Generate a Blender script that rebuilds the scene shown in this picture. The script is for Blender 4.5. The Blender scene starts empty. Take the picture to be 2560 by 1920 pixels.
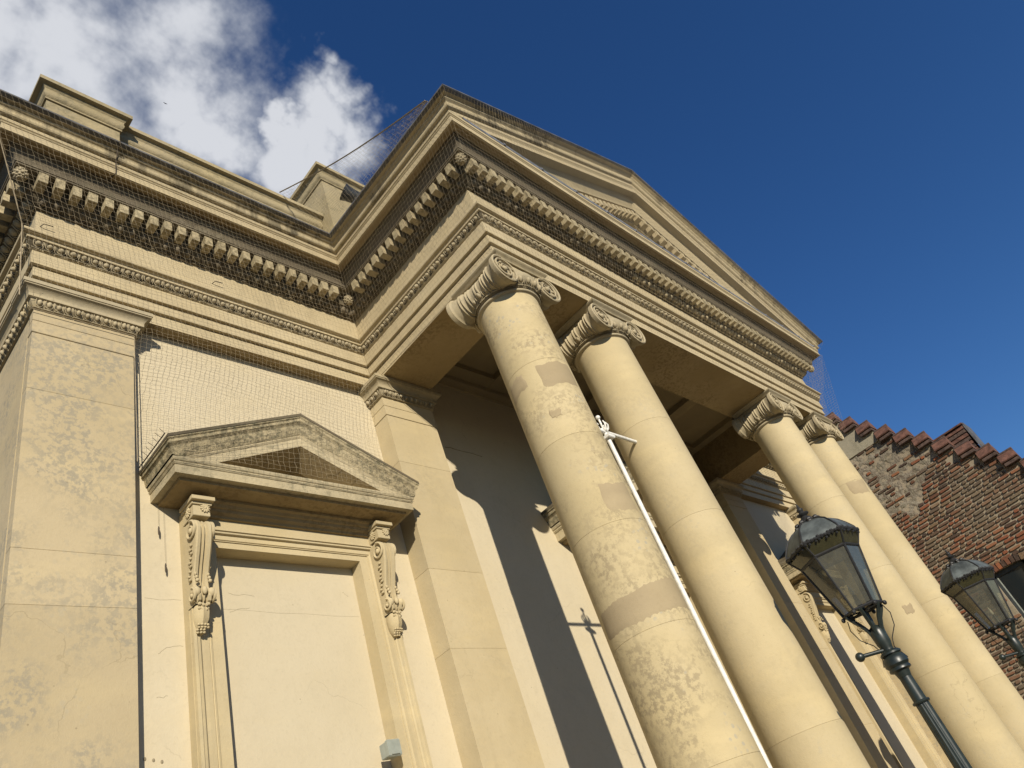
import bpy, math, random
from mathutils import Vector, Matrix

rad = math.radians
rnd = random.Random(11)
S = 0.85            # metres per building unit
ZG = 7.94           # ground lies this far below the architrave datum (building units)
scene = bpy.context.scene
col = scene.collection

def W(x, y, z):
    return Vector((x * S, y * S, (z + ZG) * S))

# ------------------------------------------------------------------ camera
cam_d = bpy.data.cameras.new('camera')
cam = bpy.data.objects.new('camera', cam_d)
col.objects.link(cam)
RT = Vector((0.697454, -0.646103, -0.310015))
DN = Vector((0.240957, 0.618844, -0.747644))
FW = Vector((0.674906, 0.446746, 0.587299))
CAMP = (-4.9688, -5.2167, -6.0595)
m = Matrix((RT, -DN, -FW)).transposed().to_4x4()
m.translation = W(*CAMP)
cam.matrix_world = m
cam_d.sensor_fit = 'HORIZONTAL'
cam_d.sensor_width = 36.0
cam_d.lens = 1850.34 / 2560 * 36.0
cam_d.clip_start = 0.05
cam_d.clip_end = 6000
scene.camera = cam

# ------------------------------------------------------------------ light
SUN = Vector((0.68, 1.0, -0.49)).normalized()      # the way the light travels
elev = math.asin(-SUN.z)
azim = math.atan2(-SUN.x, -SUN.y)
sl = bpy.data.lights.new('sun', 'SUN')
sl.energy = 5.0
sl.angle = rad(0.5)
sl.color = (1.0, 0.905, 0.745)
so = bpy.data.objects.new('sun', sl)
col.objects.link(so)
so.rotation_euler = SUN.to_track_quat('-Z', 'Y').to_euler()
so.location = (0, 0, 60)

scene.view_settings.view_transform = 'Standard'
scene.view_settings.look = 'None'
scene.view_settings.gamma = 1.0
scene.view_settings.use_curve_mapping = False
scene.view_settings.exposure = 0.25
scene.cycles.max_bounces = 5
scene.cycles.transparent_max_bounces = 10
scene.cycles.diffuse_bounces = 3
scene.cycles.glossy_bounces = 2

world = bpy.data.worlds.new('World')
scene.world = world
world.use_nodes = True
wt = world.node_tree
for n in list(wt.nodes):
    wt.nodes.remove(n)

class NT:
    """small helper round a node tree"""
    def __init__(s, tree):
        s.t = tree
    def n(s, typ, ins=None, **props):
        nd = s.t.nodes.new(typ)
        for k, v in props.items():
            setattr(nd, k, v)
        for k, v in (ins or {}).items():
            sock = nd.inputs[k]
            if isinstance(v, bpy.types.NodeSocket):
                s.t.links.new(v, sock)
            else:
                sock.default_value = v
        return nd
    def math(s, op, a, b=0.0, c=0.0, clamp=False):
        return s.n('ShaderNodeMath', {0: a, 1: b, 2: c}, operation=op, use_clamp=clamp).outputs[0]
    def mix(s, f, a, b, blend='MIX'):
        nd = s.n('ShaderNodeMix', {0: f, 6: a, 7: b}, data_type='RGBA', blend_type=blend)
        return nd.outputs[2]
    def ramp(s, f, lo, hi):
        return s.n('ShaderNodeMapRange', {0: f, 1: lo, 2: hi, 3: 0.0, 4: 1.0}, interpolation_type='SMOOTHSTEP').outputs[0]
    def noise(s, vec, scale, detail=4.0, rough=0.55, dist=0.0):
        return s.n('ShaderNodeTexNoise', {'Vector': vec, 'Scale': scale, 'Detail': detail, 'Roughness': rough, 'Distortion': dist}).outputs[0]
    def vmul(s, vec, v):
        return s.n('ShaderNodeVectorMath', {0: vec, 1: v}, operation='MULTIPLY').outputs[0]
    def vadd(s, vec, v):
        return s.n('ShaderNodeVectorMath', {0: vec, 1: v}, operation='ADD').outputs[0]

w = NT(wt)
sky = w.n('ShaderNodeTexSky', sky_type='NISHITA')
sky.sun_disc = False
sky.sun_elevation = elev
sky.sun_rotation = azim
sky.altitude = 0
sky.air_density = 1.0
sky.dust_density = 0.0
sky.ozone_density = 5.5
gen = w.n('ShaderNodeTexCoord').outputs['Generated']
CLOUDS = [(0.00, .47, .88, .19), (.12, .45, .883, .16), (.19, .40, .897, .12), (.235, .42, .875, .105), (.275, .44, .855, .07), (.07, .40, .91, .12),
          (.345, .42, .84, .055), (.372, .385, .845, .06), (.372, .35, .86, .06), (.36, .325, .875, .05), (.335, .395, .855, .035),
          (.405, .335, .85, .05), (.335, .30, .893, .035), (-.28, .5, .82, .2), (-.1, .78, .62, .14), (-.55, .35, .76, .16), (.1, .9, .42, .10)]
wob = w.noise(gen, 6.0, 5.0, 0.55, 0.3)
warp = w.n('ShaderNodeTexNoise', {'Vector': gen, 'Scale': 9.0, 'Detail': 5.0, 'Roughness': 0.6}).outputs[1]
genw = w.vadd(gen, w.vmul(w.vadd(warp, (-.5, -.5, -.5)), (.16, .16, .16)))
blob = None
for (x, y, z, r) in CLOUDS:
    l = math.sqrt(x * x + y * y + z * z)
    dd = w.n('ShaderNodeVectorMath', {0: genw, 1: (x / l, y / l, z / l)}, operation='DISTANCE').outputs['Value']
    v = w.math('MULTIPLY_ADD', dd, -1.0 / r, 1.0)
    blob = v if blob is None else w.math('MAXIMUM', blob, v)
blob = w.math('MULTIPLY', blob, 0.85)
nz = w.math('MULTIPLY_ADD', wob, 1.7, -0.85)
nf = w.math('MULTIPLY_ADD', w.noise(gen, 30.0, 4.0, 0.55), 0.5, -0.25)
field = w.math('ADD', w.math('ADD', blob, nz), nf)
cmask = w.ramp(field, -0.16, 0.62)
cmask = w.math('MULTIPLY', cmask, w.ramp(blob, -0.22, -0.02))
cmask = w.math('MULTIPLY', cmask, 0.95)
cshade = w.ramp(w.math('ADD', field, w.math('MULTIPLY', w.noise(gen, 9.0, 4.0, 0.5), 0.6)), 0.2, 0.95)
ccol = w.mix(cshade, (6.2, 6.8, 7.9, 1), (11.4, 11.7, 12.4, 1))
skys = w.n('ShaderNodeHueSaturation', {'Color': sky.outputs[0], 'Saturation': 1.14, 'Value': 1.64, 'Hue': 0.508})
skyc = w.mix(cmask, skys.outputs[0], ccol)
bg = w.n('ShaderNodeBackground', {'Color': skyc, 'Strength': 0.052})
wo = w.n('ShaderNodeOutputWorld', {'Surface': bg.outputs[0]})

# ------------------------------------------------------------------ materials
def new_mat(name):
    mt = bpy.data.materials.new(name)
    mt.use_nodes = True
    t = mt.node_tree
    for n in list(t.nodes):
        t.nodes.remove(n)
    return mt, NT(t)

def finish(mt, q, colr, rough=0.8, bump=None, bstr=0.3, bdist=0.02, metal=0.0, spec=0.3):
    ins = {'Base Color': colr, 'Roughness': rough, 'Metallic': metal, 'Specular IOR Level': spec}
    b = q.n('ShaderNodeBsdfPrincipled', ins)
    if bump is not None:
        bn = q.n('ShaderNodeBump', {'Height': bump, 'Strength': bstr, 'Distance': bdist})
        q.t.links.new(bn.outputs[0], b.inputs['Normal'])
    q.n('ShaderNodeOutputMaterial', {'Surface': b.outputs[0]})
    return mt

def c4(c):
    return (c[0], c[1], c[2], 1.0)

def stone(name, a, b, stain=(.27, .235, .165), st_amt=0.0, st_lo=.56, st_hi=.66, spots=0.0, streak=0.0, grime=0.0, yellow=0.25, bstr=0.25, seed=0.0, crack=0.0, runs=0.0):
    mt, q = new_mat(name)
    pos = q.n('ShaderNodeNewGeometry').outputs['Position']
    pos = q.vadd(pos, (seed, seed * .37, 0))
    n1 = q.noise(pos, 1.1, 5.0, .6)
    n2 = q.noise(pos, 6.5, 6.0, .6)
    c = q.mix(q.ramp(n1, .35, .65), c4(a), c4(b))
    c = q.mix(q.math('MULTIPLY', q.ramp(q.noise(q.vmul(pos, (1, 1, 2.6)), 1.7, 4.0), .48, .7), yellow), c, (.58, .47, .26, 1))
    c = q.mix(q.math('MULTIPLY', q.ramp(n2, .45, .75), .16), c, c4([v * .74 for v in a]))
    n3 = q.noise(pos, 38.0, 3.0, .6)
    c = q.mix(q.math('MULTIPLY', q.ramp(n3, .52, .75), .16), c, c4([v * .62 for v in a]))
    ob = q.n('ShaderNodeObjectInfo').outputs['Random']
    c = q.mix(q.math('MULTIPLY', ob, .35), c, c4([v * .74 for v in a]))
    if st_amt:
        big = q.ramp(q.noise(pos, 1.6, 4.0, .6), st_lo - .08, st_hi + .04)
        fine = q.ramp(q.noise(pos, 24.0, 7.0, .70), .45, .58)
        c = q.mix(q.math('MULTIPLY', q.math('MULTIPLY', big, fine), st_amt), c, c4(stain))
    if spots:
        vo = q.n('ShaderNodeTexVoronoi', {'Vector': q.vadd(pos, (0, 0, 0)), 'Scale': 21.0, 'Randomness': 1.0}).outputs['Distance']
        vo = q.math('ADD', vo, q.math('MULTIPLY', q.math('SUBTRACT', q.noise(pos, 26.0, 3.0), .5), .34))
        sm = q.math('SUBTRACT', 1.0, q.ramp(vo, .27, .31))
        area = q.ramp(q.noise(pos, 2.2, 4.0, .65), .53, .63)
        c = q.mix(q.math('MULTIPLY', q.math('MULTIPLY', sm, area), spots), c, (.36, .32, .23, 1))
    if streak:
        sp = q.vmul(pos, (7.0, 7.0, .55))
        s1 = q.ramp(q.noise(sp, 1.0, 5.0, .65), .44, .60)
        s2 = q.ramp(q.noise(pos, 1.0, 3.0), .42, .62)
        c = q.mix(q.math('MULTIPLY', q.math('MULTIPLY', s1, s2), streak), c, (.10, .085, .055, 1))
    if grime:
        g = q.ramp(q.noise(pos, 16.0, 7.0, .75), .46, .62)
        g2 = q.ramp(q.noise(pos, 2.5, 4.0, .6), .35, .6)
        c = q.mix(q.math('MULTIPLY', q.math('MULTIPLY', g, g2), grime), c, (.13, .12, .075, 1))
    pv = q.n('ShaderNodeTexVoronoi', {'Vector': pos, 'Scale': 9.0, 'Randomness': 1.0}).outputs['Distance']
    pits = q.math('MULTIPLY', q.math('SUBTRACT', 1.0, q.ramp(pv, .035, .06)), q.ramp(q.noise(pos, 2.7, 2.0), .46, .56))
    c = q.mix(q.math('MULTIPLY', pits, .55), c, c4([v * .45 for v in a]))
    if crack:
        vc = q.n('ShaderNodeTexVoronoi', {'Vector': q.vadd(q.vmul(pos, (1, 1, .8)), q.vmul(q.n('ShaderNodeTexNoise', {'Vector': pos, 'Scale': 3.0, 'Detail': 5.0}).outputs[1], (.5, .5, .5))), 'Scale': .9}, feature='DISTANCE_TO_EDGE').outputs[0]
        cm = q.math('MULTIPLY', q.math('SUBTRACT', 1.0, q.ramp(vc, .001, .0045)), q.ramp(q.noise(pos, 1.3, 3.0), .50, .62))
        c = q.mix(q.math('MULTIPLY', cm, crack), c, c4([v * .35 for v in a]))
    if runs:
        rp_ = q.vmul(pos, (4.5, 4.5, .30))
        r1 = q.ramp(q.noise(rp_, 1.0, 5.0, .6), .52, .72)
        c = q.mix(q.math('MULTIPLY', r1, runs), c, c4([v * .62 for v in b]))
    hgt = q.math('ADD', q.math('MULTIPLY', n3, .5), q.math('MULTIPLY', q.noise(pos, 150.0, 2.0), .35))
    hgt = q.math('ADD', hgt, q.math('MULTIPLY', n2, .8 + grime * 1.5))
    return finish(mt, q, c, .82, hgt, bstr, .012, spec=.2)

def plain(name, a, rough=.6, metal=0.0, var=.25, scale=14.0, bstr=.15, spec=.4, b=None):
    mt, q = new_mat(name)
    pos = q.n('ShaderNodeNewGeometry').outputs['Position']
    nn = q.noise(pos, scale, 5.0, .65)
    c = q.mix(q.ramp(nn, .3, .7), c4([v * (1 - var) for v in a]), c4(b or [min(1, v * (1 + var)) for v in a]))
    return finish(mt, q, c, rough, nn, bstr, .006, metal, spec)

MAT = {}
MAT['stone'] = stone('painted_stone', (0.441, 0.362, 0.217), (0.480, 0.401, 0.253), st_amt=.22, crack=.22, runs=.14)
MAT['entab'] = stone('entablature_stone', (0.433, 0.358, 0.221), (0.472, 0.396, 0.253), st_amt=.15, streak=.12)
MAT['cyma'] = stone('streaked_gutter_stone', (0.402, 0.335, 0.206), (0.441, 0.369, 0.235), st_amt=.4, streak=.95, grime=.2)
MAT['soot_shade'] = stone('soot_shade_stone', (.075, .060, .038), (.15, .122, .078), st_amt=.4, grime=.5, yellow=.03)  # soot plus the shade of recesses, both put into the colour
MAT['pilaster'] = stone('pilaster_render', (0.426, 0.347, 0.210), (0.464, 0.381, 0.239), stain=(.25, .228, .175), st_amt=.70, st_lo=.47, st_hi=.58, spots=.35, seed=3.1, crack=.3, runs=.15)
MAT['column'] = stone('column_stone', (0.441, 0.362, 0.210), (0.480, 0.401, 0.247), st_amt=.22, spots=.30, yellow=.34, seed=1.7, crack=.2, runs=.16)
MAT['column_worn'] = stone('worn_column_stone', (0.449, 0.366, 0.206), (0.488, 0.404, 0.243), stain=(.265, .215, .130), st_amt=.78, st_lo=.47, st_hi=.57, spots=.95, yellow=.42, seed=5.3, crack=.3)
MAT['patch'] = stone('repair_mortar', (.315, .250, .150), (.355, .285, .175), st_amt=.15, yellow=.1)
MAT['capital'] = stone('carved_stone', (0.364, 0.305, 0.195), (0.418, 0.355, 0.235), st_amt=.5, grime=.30)
MAT['wall'] = stone('wall_stucco', (0.515, 0.446, 0.309), (0.537, 0.468, 0.331), st_amt=.10, yellow=.08, bstr=.22, crack=.22, runs=.10)
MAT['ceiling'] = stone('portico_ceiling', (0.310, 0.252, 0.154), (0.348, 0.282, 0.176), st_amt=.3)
MAT['weathered'] = stone('weathered_stone', (.42, .355, .225), (.47, .40, .26), st_amt=.45, streak=.3, grime=.55, bstr=.5)
MAT['surround'] = stone('window_surround_stone', (0.441, 0.362, 0.213), (0.480, 0.401, 0.250), st_amt=.2, yellow=.4)
MAT['attic'] = stone('attic_render', (0.310, 0.256, 0.147), (0.356, 0.297, 0.181), st_amt=.6, grime=.5, bstr=.6)
MAT['dentil'] = stone('dentil_stone', (.36, .30, .185), (.44, .375, .24), stain=(.12, .10, .06), st_amt=.7, st_lo=.40, st_hi=.55, grime=.4, yellow=.15)  # stained stone, toned down to stand for the shade under the cornice
MAT['bedgrey'] = stone('weathered_shade_moulding', (.13, .108, .075), (.18, .15, .105), st_amt=.5, grime=.4, yellow=.05)  # weathered grey, its colour deepened for the shade around the dentils
MAT['soffit'] = stone('stained_shade_soffit', (.30, .225, .115), (.35, .27, .15), stain=(.17, .12, .06), st_amt=.6, st_lo=.42, st_hi=.56, yellow=.2)  # stained brown, with the shade of undersides painted into it
MAT['crack'] = plain('crack_shadow', (.24, .20, .13), .9)
MAT['roughsima'] = stone('crumbling_stone', (.33, .275, .165), (.41, .345, .215), stain=(.10, .088, .055), st_amt=.7, st_lo=.40, st_hi=.52, grime=1.0, yellow=.05, bstr=1.0)
MAT['lead'] = plain('lead_flashing', (.11, .112, .118), .65, .3, .35, 6.0)
MAT['leadlight'] = plain('grey_flashing', (.19, .20, .225), .55, .2, .3, 9.0)
MAT['slate'] = plain('roof_slate', (.10, .10, .11), .7)
MAT['net'] = plain('net_twine', (.30, .245, .16), .9, 0, .2, 30.0)
MAT['rope'] = plain('net_rope', (.07, .055, .04), .9)
MAT['white'] = plain('white_paint', (.66, .65, .60), .5, 0, .14, 20.0, spec=.5)
MAT['iron'] = plain('green_black_iron', (.016, .022, .019), .38, 0, .35, 12.0, spec=.5)
MAT['zinc'] = plain('dull_zinc', (.085, .098, .095), .55, .3, .45, 7.0)
MAT['darkiron'] = plain('dark_iron', (.02, .02, .02), .5)
MAT['greybox'] = plain('grey_plastic', (.27, .29, .25), .45, 0, .1)
MAT['floodmetal'] = plain('flood_housing', (.03, .035, .04), .4, .3)
MAT['blue_grey'] = plain('blue_grey_metal', (.16, .19, .22), .5, .3)
MAT['ground'] = plain('stone_paving', (.060, .056, .052), .9, 0, .25, 2.0)
MAT['black'] = plain('dark_feather', (.01, .01, .012), .8)
MAT['mortar'] = stone('lime_mortar', (.27, .225, .16), (.34, .285, .205), st_amt=.5, grime=.3, yellow=0, bstr=.6)
MAT['render'] = stone('cement_render', (.27, .245, .18), (.32, .29, .215), st_amt=.4, grime=.45, yellow=0, bstr=.5)
MAT['cem'] = stone('rubble_mortar', (.19, .165, .125), (.27, .24, .185), stain=(.13, .10, .075), st_amt=.9, st_lo=.4, st_hi=.5, grime=.7, yellow=0, bstr=1.0)
MAT['tile'] = plain('clay_tile', (.115, .055, .038), .8, 0, .45, 10.0)
MAT['tiledark'] = plain('sooty_tile', (.07, .045, .035), .85, 0, .5, 12.0)
MAT['frame'] = plain('window_frame_paint', (.03, .035, .035), .5)

def brick_mat(name, mode):
    mt, q = new_mat(name)
    if mode == 'obj':
        r = q.n('ShaderNodeObjectInfo').outputs['Random']
    else:
        r = q.n('ShaderNodeNewGeometry').outputs['Random Per Island']
    cr = q.n('ShaderNodeValToRGB', {0: r})
    el = cr.color_ramp.elements
    stops = [(0, (.050, .034, .027)), (.16, (.085, .048, .032)), (.30, (.15, .060, .034)), (.44, (.21, .072, .036)), (.56, (.115, .075, .048)),
             (.66, (.16, .105, .060)), (.76, (.26, .092, .042)), (.86, (.075, .058, .047)), (.94, (.20, .135, .085)), (1, (.065, .040, .032))]
    while len(el) < len(stops):
        el.new(.5)
    for e, (p, c) in zip(el, stops):
        e.position = p
        e.color = c4(c)
    pos = q.n('ShaderNodeNewGeometry').outputs['Position']
    n1 = q.noise(pos, 40.0, 5.0, .7)
    c = q.mix(q.math('MULTIPLY', q.ramp(n1, .45, .7), .5), cr.outputs[0], (.12, .095, .065, 1))
    # old wall: bricks bleached with lichen and limewash in drifts
    c = q.mix(q.math('MULTIPLY', q.ramp(q.noise(pos, .9, 4.0, .6), .46, .62), .55), c, (.15, .125, .085, 1))
    return finish(mt, q, c, .88, n1, .7, .012, spec=.15)
MAT['brick'] = brick_mat('old_brick', 'obj')
MAT['brickstuff'] = brick_mat('old_brick_mass', 'isl')

def glass_mat(name, tint, dust, dcol, gl=.12):
    mt, q = new_mat(name)
    pos = q.n('ShaderNodeNewGeometry').outputs['Position']
    nn = q.ramp(q.noise(pos, 9.0, 6.0, .7), .3, .75)
    tr = q.n('ShaderNodeBsdfTransparent', {'Color': c4(tint)})
    df = q.n('ShaderNodeBsdfDiffuse', {'Color': c4(dcol)})
    g = q.n('ShaderNodeBsdfGlossy', {'Color': (1, 1, 1, 1), 'Roughness': .06})
    a = q.n('ShaderNodeMixShader', {0: q.math('MULTIPLY_ADD', nn, dust * .5, dust * .75), 1: tr.outputs[0], 2: df.outputs[0]})
    fr = q.n('ShaderNodeFresnel', {'IOR': 1.45})
    b = q.n('ShaderNodeMixShader', {0: q.math('ADD', fr.outputs[0], gl * .2), 1: a.outputs[0], 2: g.outputs[0]})
    q.n('ShaderNodeOutputMaterial', {'Surface': b.outputs[0]})
    return mt
MAT['pane'] = glass_mat('dusty_lantern_glass', (.62, .61, .52), .40, (.15, .148, .115))
MAT['rimpane'] = glass_mat('olive_lantern_glass', (.45, .42, .20), .6, (.07, .065, .03))
MAT['winglass'] = finish(*((lambda a: (a[0], a[1]))(new_mat('dark_window_glass'))), (.012, .016, .018, 1), .08, spec=.6)
MAT['bulb'] = finish(*new_mat('pale_ceramic'), (.75, .72, .62, 1), .3)

# ------------------------------------------------------------------ mesh builder
WL = {}     # object name -> origin in building units

class MB:
    def __init__(s):
        s.v = []
        s.f = []
    def add(s, vs, fs):
        o = len(s.v)
        s.v += [tuple(p) for p in vs]
        s.f += [tuple(i + o for i in f) for f in fs]
        return s
    def box(s, x0, x1, y0, y1, z0, z1, ch=0.0):
        if ch <= 0:
            vs = [(x, y, z) for z in (z0, z1) for y in (y0, y1) for x in (x0, x1)]
            fs = [(0, 2, 3, 1), (4, 5, 7, 6), (0, 1, 5, 4), (2, 6, 7, 3), (0, 4, 6, 2), (1, 3, 7, 5)]
            return s.add(vs, fs)
        lo = [(x, y, z0 + ch) for x, y in ((x0, y0), (x1, y0), (x1, y1), (x0, y1))]
        hi = [(x, y, z1 - ch) for x, y in ((x0, y0), (x1, y0), (x1, y1), (x0, y1))]
        bt = [(x, y, z0) for x, y in ((x0 + ch, y0 + ch), (x1 - ch, y0 + ch), (x1 - ch, y1 - ch), (x0 + ch, y1 - ch))]
        tp = [(x, y, z1) for x, y in ((x0 + ch, y0 + ch), (x1 - ch, y0 + ch), (x1 - ch, y1 - ch), (x0 + ch, y1 - ch))]
        fs = [(0, 3, 2, 1), (12, 13, 14, 15)]
        for a in range(4):
            b = (a + 1) % 4
            fs += [(a, b, 4 + b, 4 + a), (4 + a, 4 + b, 8 + b, 8 + a), (8 + a, 8 + b, 12 + b, 12 + a)]
        return s.add(bt + lo + hi + tp, fs)
    def sweep(s, path, prof, segs=None, cap=True):
        """profile (p, z) swept along a plan path with mitred corners; p is measured outwards"""
        n = len(path)
        nor = []
        for i in range(n - 1):
            dx, dy = path[i + 1][0] - path[i][0], path[i + 1][1] - path[i][1]
            l = math.hypot(dx, dy)
            nor.append((dy / l, -dx / l))
        mit = []
        for i in range(n):
            if i == 0:
                mit.append(nor[0])
            elif i == n - 1:
                mit.append(nor[-1])
            else:
                a, b = nor[i - 1], nor[i]
                k = 1 + a[0] * b[0] + a[1] * b[1]
                mit.append(((a[0] + b[0]) / k, (a[1] + b[1]) / k))
        m_ = len(prof)
        for i in range(n - 1):
            if segs is not None and i not in segs:
                continue
            vs = []
            for k in (i, i + 1):
                for p, z in prof:
                    vs.append((path[k][0] + mit[k][0] * p, path[k][1] + mit[k][1] * p, z))
            s.add(vs, [(j, m_ + j, m_ + j + 1, j + 1) for j in range(m_ - 1)])
            if cap:
                if i == 0 or (segs is not None and i - 1 not in segs):
                    s.add(vs[:m_], [tuple(range(m_))])
                if i == n - 2 or (segs is not None and i + 1 not in segs):
                    s.add(vs[m_:], [tuple(reversed(range(m_)))])
        return s
    def tube(s, pts, r, n=8, cap=True):
        pts = [Vector(p) for p in pts]
        rs = r if isinstance(r, (list, tuple)) else [r] * len(pts)
        rings = []
        up = None
        for i, p in enumerate(pts):
            d = (pts[min(i + 1, len(pts) - 1)] - pts[max(i - 1, 0)]).normalized()
            if up is None:
                up = Vector((0, 0, 1)) if abs(d.z) < .9 else Vector((1, 0, 0))
            u = d.cross(up)
            if u.length < 1e-6:
                u = d.cross(Vector((0, 1, 0)))
            u.normalize()
            v = u.cross(d).normalized()
            up = v
            rings.append([p + (u * math.cos(a) + v * math.sin(a)) * rs[i] for a in [2 * math.pi * k / n for k in range(n)]])
        vs = [q for rg in rings for q in rg]
        fs = []
        for i in range(len(pts) - 1):
            for k in range(n):
                k2 = (k + 1) % n
                fs.append((i * n + k, i * n + k2, (i + 1) * n + k2, (i + 1) * n + k))
        if cap:
            fs += [tuple(reversed(range(n))), tuple(range((len(pts) - 1) * n, len(pts) * n))]
        return s.add(vs, fs)
    def lathe(s, prof, n=32, c=(0, 0, 0), axis='z', a0=0.0, a1=None, rot=0.0, wave=None):
        full = a1 is None
        a1 = 2 * math.pi if full else a1
        k_ = n if full else n + 1
        vs = []
        for r, h in prof:
            for k in range(k_):
                a = a0 + (a1 - a0) * k / n + rot
                rr = r * (1 + wave(a) if wave else 1)
                if axis == 'z':
                    vs.append((c[0] + rr * math.cos(a), c[1] + rr * math.sin(a), c[2] + h))
                elif axis == 'y':
                    vs.append((c[0] + rr * math.cos(a), c[1] + h, c[2] + rr * math.sin(a)))
                else:
                    vs.append((c[0] + h, c[1] + rr * math.cos(a), c[2] + rr * math.sin(a)))
        fs = []
        for i in range(len(prof) - 1):
            for k in range(n):
                k2 = (k + 1) % k_ if full else k + 1
                fs.append((i * k_ + k, i * k_ + k2, (i + 1) * k_ + k2, (i + 1) * k_ + k))
        return s.add(vs, fs)
    def ell(s, c, rx, ry, rz, nu=10, nv=6):
        vs = [(c[0], c[1], c[2] - rz)]
        for i in range(1, nv):
            t = math.pi * i / nv - math.pi / 2
            for k in range(nu):
                a = 2 * math.pi * k / nu
                vs.append((c[0] + rx * math.cos(t) * math.cos(a), c[1] + ry * math.cos(t) * math.sin(a), c[2] + rz * math.sin(t)))
        vs.append((c[0], c[1], c[2] + rz))
        fs = [(0, 1 + (k + 1) % nu, 1 + k) for k in range(nu)]
        for i in range(nv - 2):
            for k in range(nu):
                k2 = (k + 1) % nu
                fs.append((1 + i * nu + k, 1 + i * nu + k2, 1 + (i + 1) * nu + k2, 1 + (i + 1) * nu + k))
        L = len(vs) - 1
        b = 1 + (nv - 2) * nu
        fs += [(b + k, b + (k + 1) % nu, L) for k in range(nu)]
        return s.add(vs, fs)
    def prism(s, poly, axis, a, b):
        def pt(u, v, h):
            return {'x': (h, u, v), 'y': (u, h, v), 'z': (u, v, h)}[axis]
        n = len(poly)
        vs = [pt(u, v, a) for u, v in poly] + [pt(u, v, b) for u, v in poly]
        fs = [tuple(reversed(range(n))), tuple(range(n, 2 * n))]
        fs += [(i, (i + 1) % n, n + (i + 1) % n, n + i) for i in range(n)]
        return s.add(vs, fs)
    def grid(s, fn, nu, nv):
        vs = [fn(i / nu, j / nv) for j in range(nv + 1) for i in range(nu + 1)]
        fs = [(j * (nu + 1) + i, j * (nu + 1) + i + 1, (j + 1) * (nu + 1) + i + 1, (j + 1) * (nu + 1) + i) for j in range(nv) for i in range(nu)]
        return s.add(vs, fs)
    def xf(s, fn):
        s.v = [tuple(fn(*p)) for p in s.v]
        return s
    def mesh(s, name, mat, org=(0, 0, 0), smooth=None):
        me = bpy.data.meshes.new(name)
        me.from_pydata([((x - org[0]) * S, (y - org[1]) * S, (z - org[2]) * S) for x, y, z in s.v], [], s.f)
        me.materials.append(MAT[mat])
        if smooth:
            me.polygons.foreach_set('use_smooth', [True] * len(me.polygons))
            me.set_sharp_from_angle(angle=rad(smooth))
        me.update()
        return me
    def build(s, name, mat, parent=None, smooth=None, org=None):
        if org is None:
            if parent is not None:
                org = WL[parent.name]
            else:
                xs, ys, zs = zip(*s.v)
                org = ((min(xs) + max(xs)) / 2, (min(ys) + max(ys)) / 2, min(zs))
        return put(name, s.mesh(name, mat, org, smooth), org, parent)

def put(name, data, loc, parent=None, rot=None):
    o = bpy.data.objects.new(name, data)
    col.objects.link(o)
    WL[o.name] = tuple(loc)
    if parent is not None:
        p = WL[parent.name]
        o.parent = parent
        o.location = ((loc[0] - p[0]) * S, (loc[1] - p[1]) * S, (loc[2] - p[2]) * S)
    else:
        o.location = W(*loc)
    if rot is not None:
        o.rotation_euler = rot
    return o

def empty(name, loc, parent=None):
    o = put(name, None, loc, parent)
    o.empty_display_size = .2
    return o

def tag(o, label, cat, group=None):
    o['label'] = label
    o['category'] = cat
    if group:
        o['group'] = group
    return o

# ------------------------------------------------------------------ ground
g = MB()
g.add([(-3000, -3000, -ZG), (3000, -3000, -ZG), (3000, 3000, -ZG), (-3000, 3000, -ZG)], [(0, 1, 2, 3)])
go = g.build('ground', 'ground', org=(0, 0, -ZG))
go['kind'] = 'structure'

# ------------------------------------------------------------------ the classical building
D, WD, P = 2.3825, 3.706, 9.0
YW = .175           # wall face
B = empty('portico_building', (4.5, 0, -ZG))
tag(B, 'cream stone building with a four-column portico, pediment and blind wing windows', 'building')

BACK = 5.0
PATH = [(-WD, BACK), (-WD, 0), (0, 0), (0, -D), (P, -D), (P, 0), (P + WD, 0), (P + WD, BACK)]

# walls ------------------------------------------------------------
def wall_with_holes(mb, x0, x1, z0, z1, y, holes):
    xs = sorted({x0, x1} | {h[0] for h in holes} | {h[1] for h in holes})
    zs = sorted({z0, z1} | {h[2] for h in holes} | {h[3] for h in holes})
    for a, b in zip(xs, xs[1:]):
        for c, d in zip(zs, zs[1:]):
            mx, mz = (a + b) / 2, (c + d) / 2
            if any(h[0] < mx < h[1] and h[2] < mz < h[3] for h in holes):
                continue
            mb.add([(a, y, c), (b, y, c), (b, y, d), (a, y, d)], [(0, 1, 2, 3)])

XW = -1.40
AED = [(XW, 1.0, -2.02), (4.5, 1.43, -1.72), (P - XW, 1.0, -2.02)]     # centre, scale, top level
def amap(a):
    xc, k, zr = a
    return lambda x, y, z: (xc + k * x, YW + k * (y - YW), zr + k * (z + 2.02))
holes = []
for a in AED:
    f = amap(a)
    p0, p1 = f(-.735, 0, -6.6), f(.735, 0, -2.61)
    holes.append((p0[0], p1[0], -7.3, p1[2]))
wl = MB()
wall_with_holes(wl, -3.3, P + 3.3, -ZG, .62, YW, holes)
wl.build('wall', 'wall', B)
wl2 = MB()
wl2.box(-3.62, -3.28, .2, BACK, -ZG, 0.2)
wl2.box(P + 3.28, P + 3.62, .2, BACK, -ZG, 0.2)
wl2.build('side_wall', 'pilaster', B)
st = MB()
st.box(-4.0, P + 4.0, -D - .75, .6, -ZG, -ZG + .22)
st.box(-3.85, P + 3.85, -D - .45, .6, -ZG + .22, -ZG + .44)
st.build('stylobate', 'stone', B)

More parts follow.
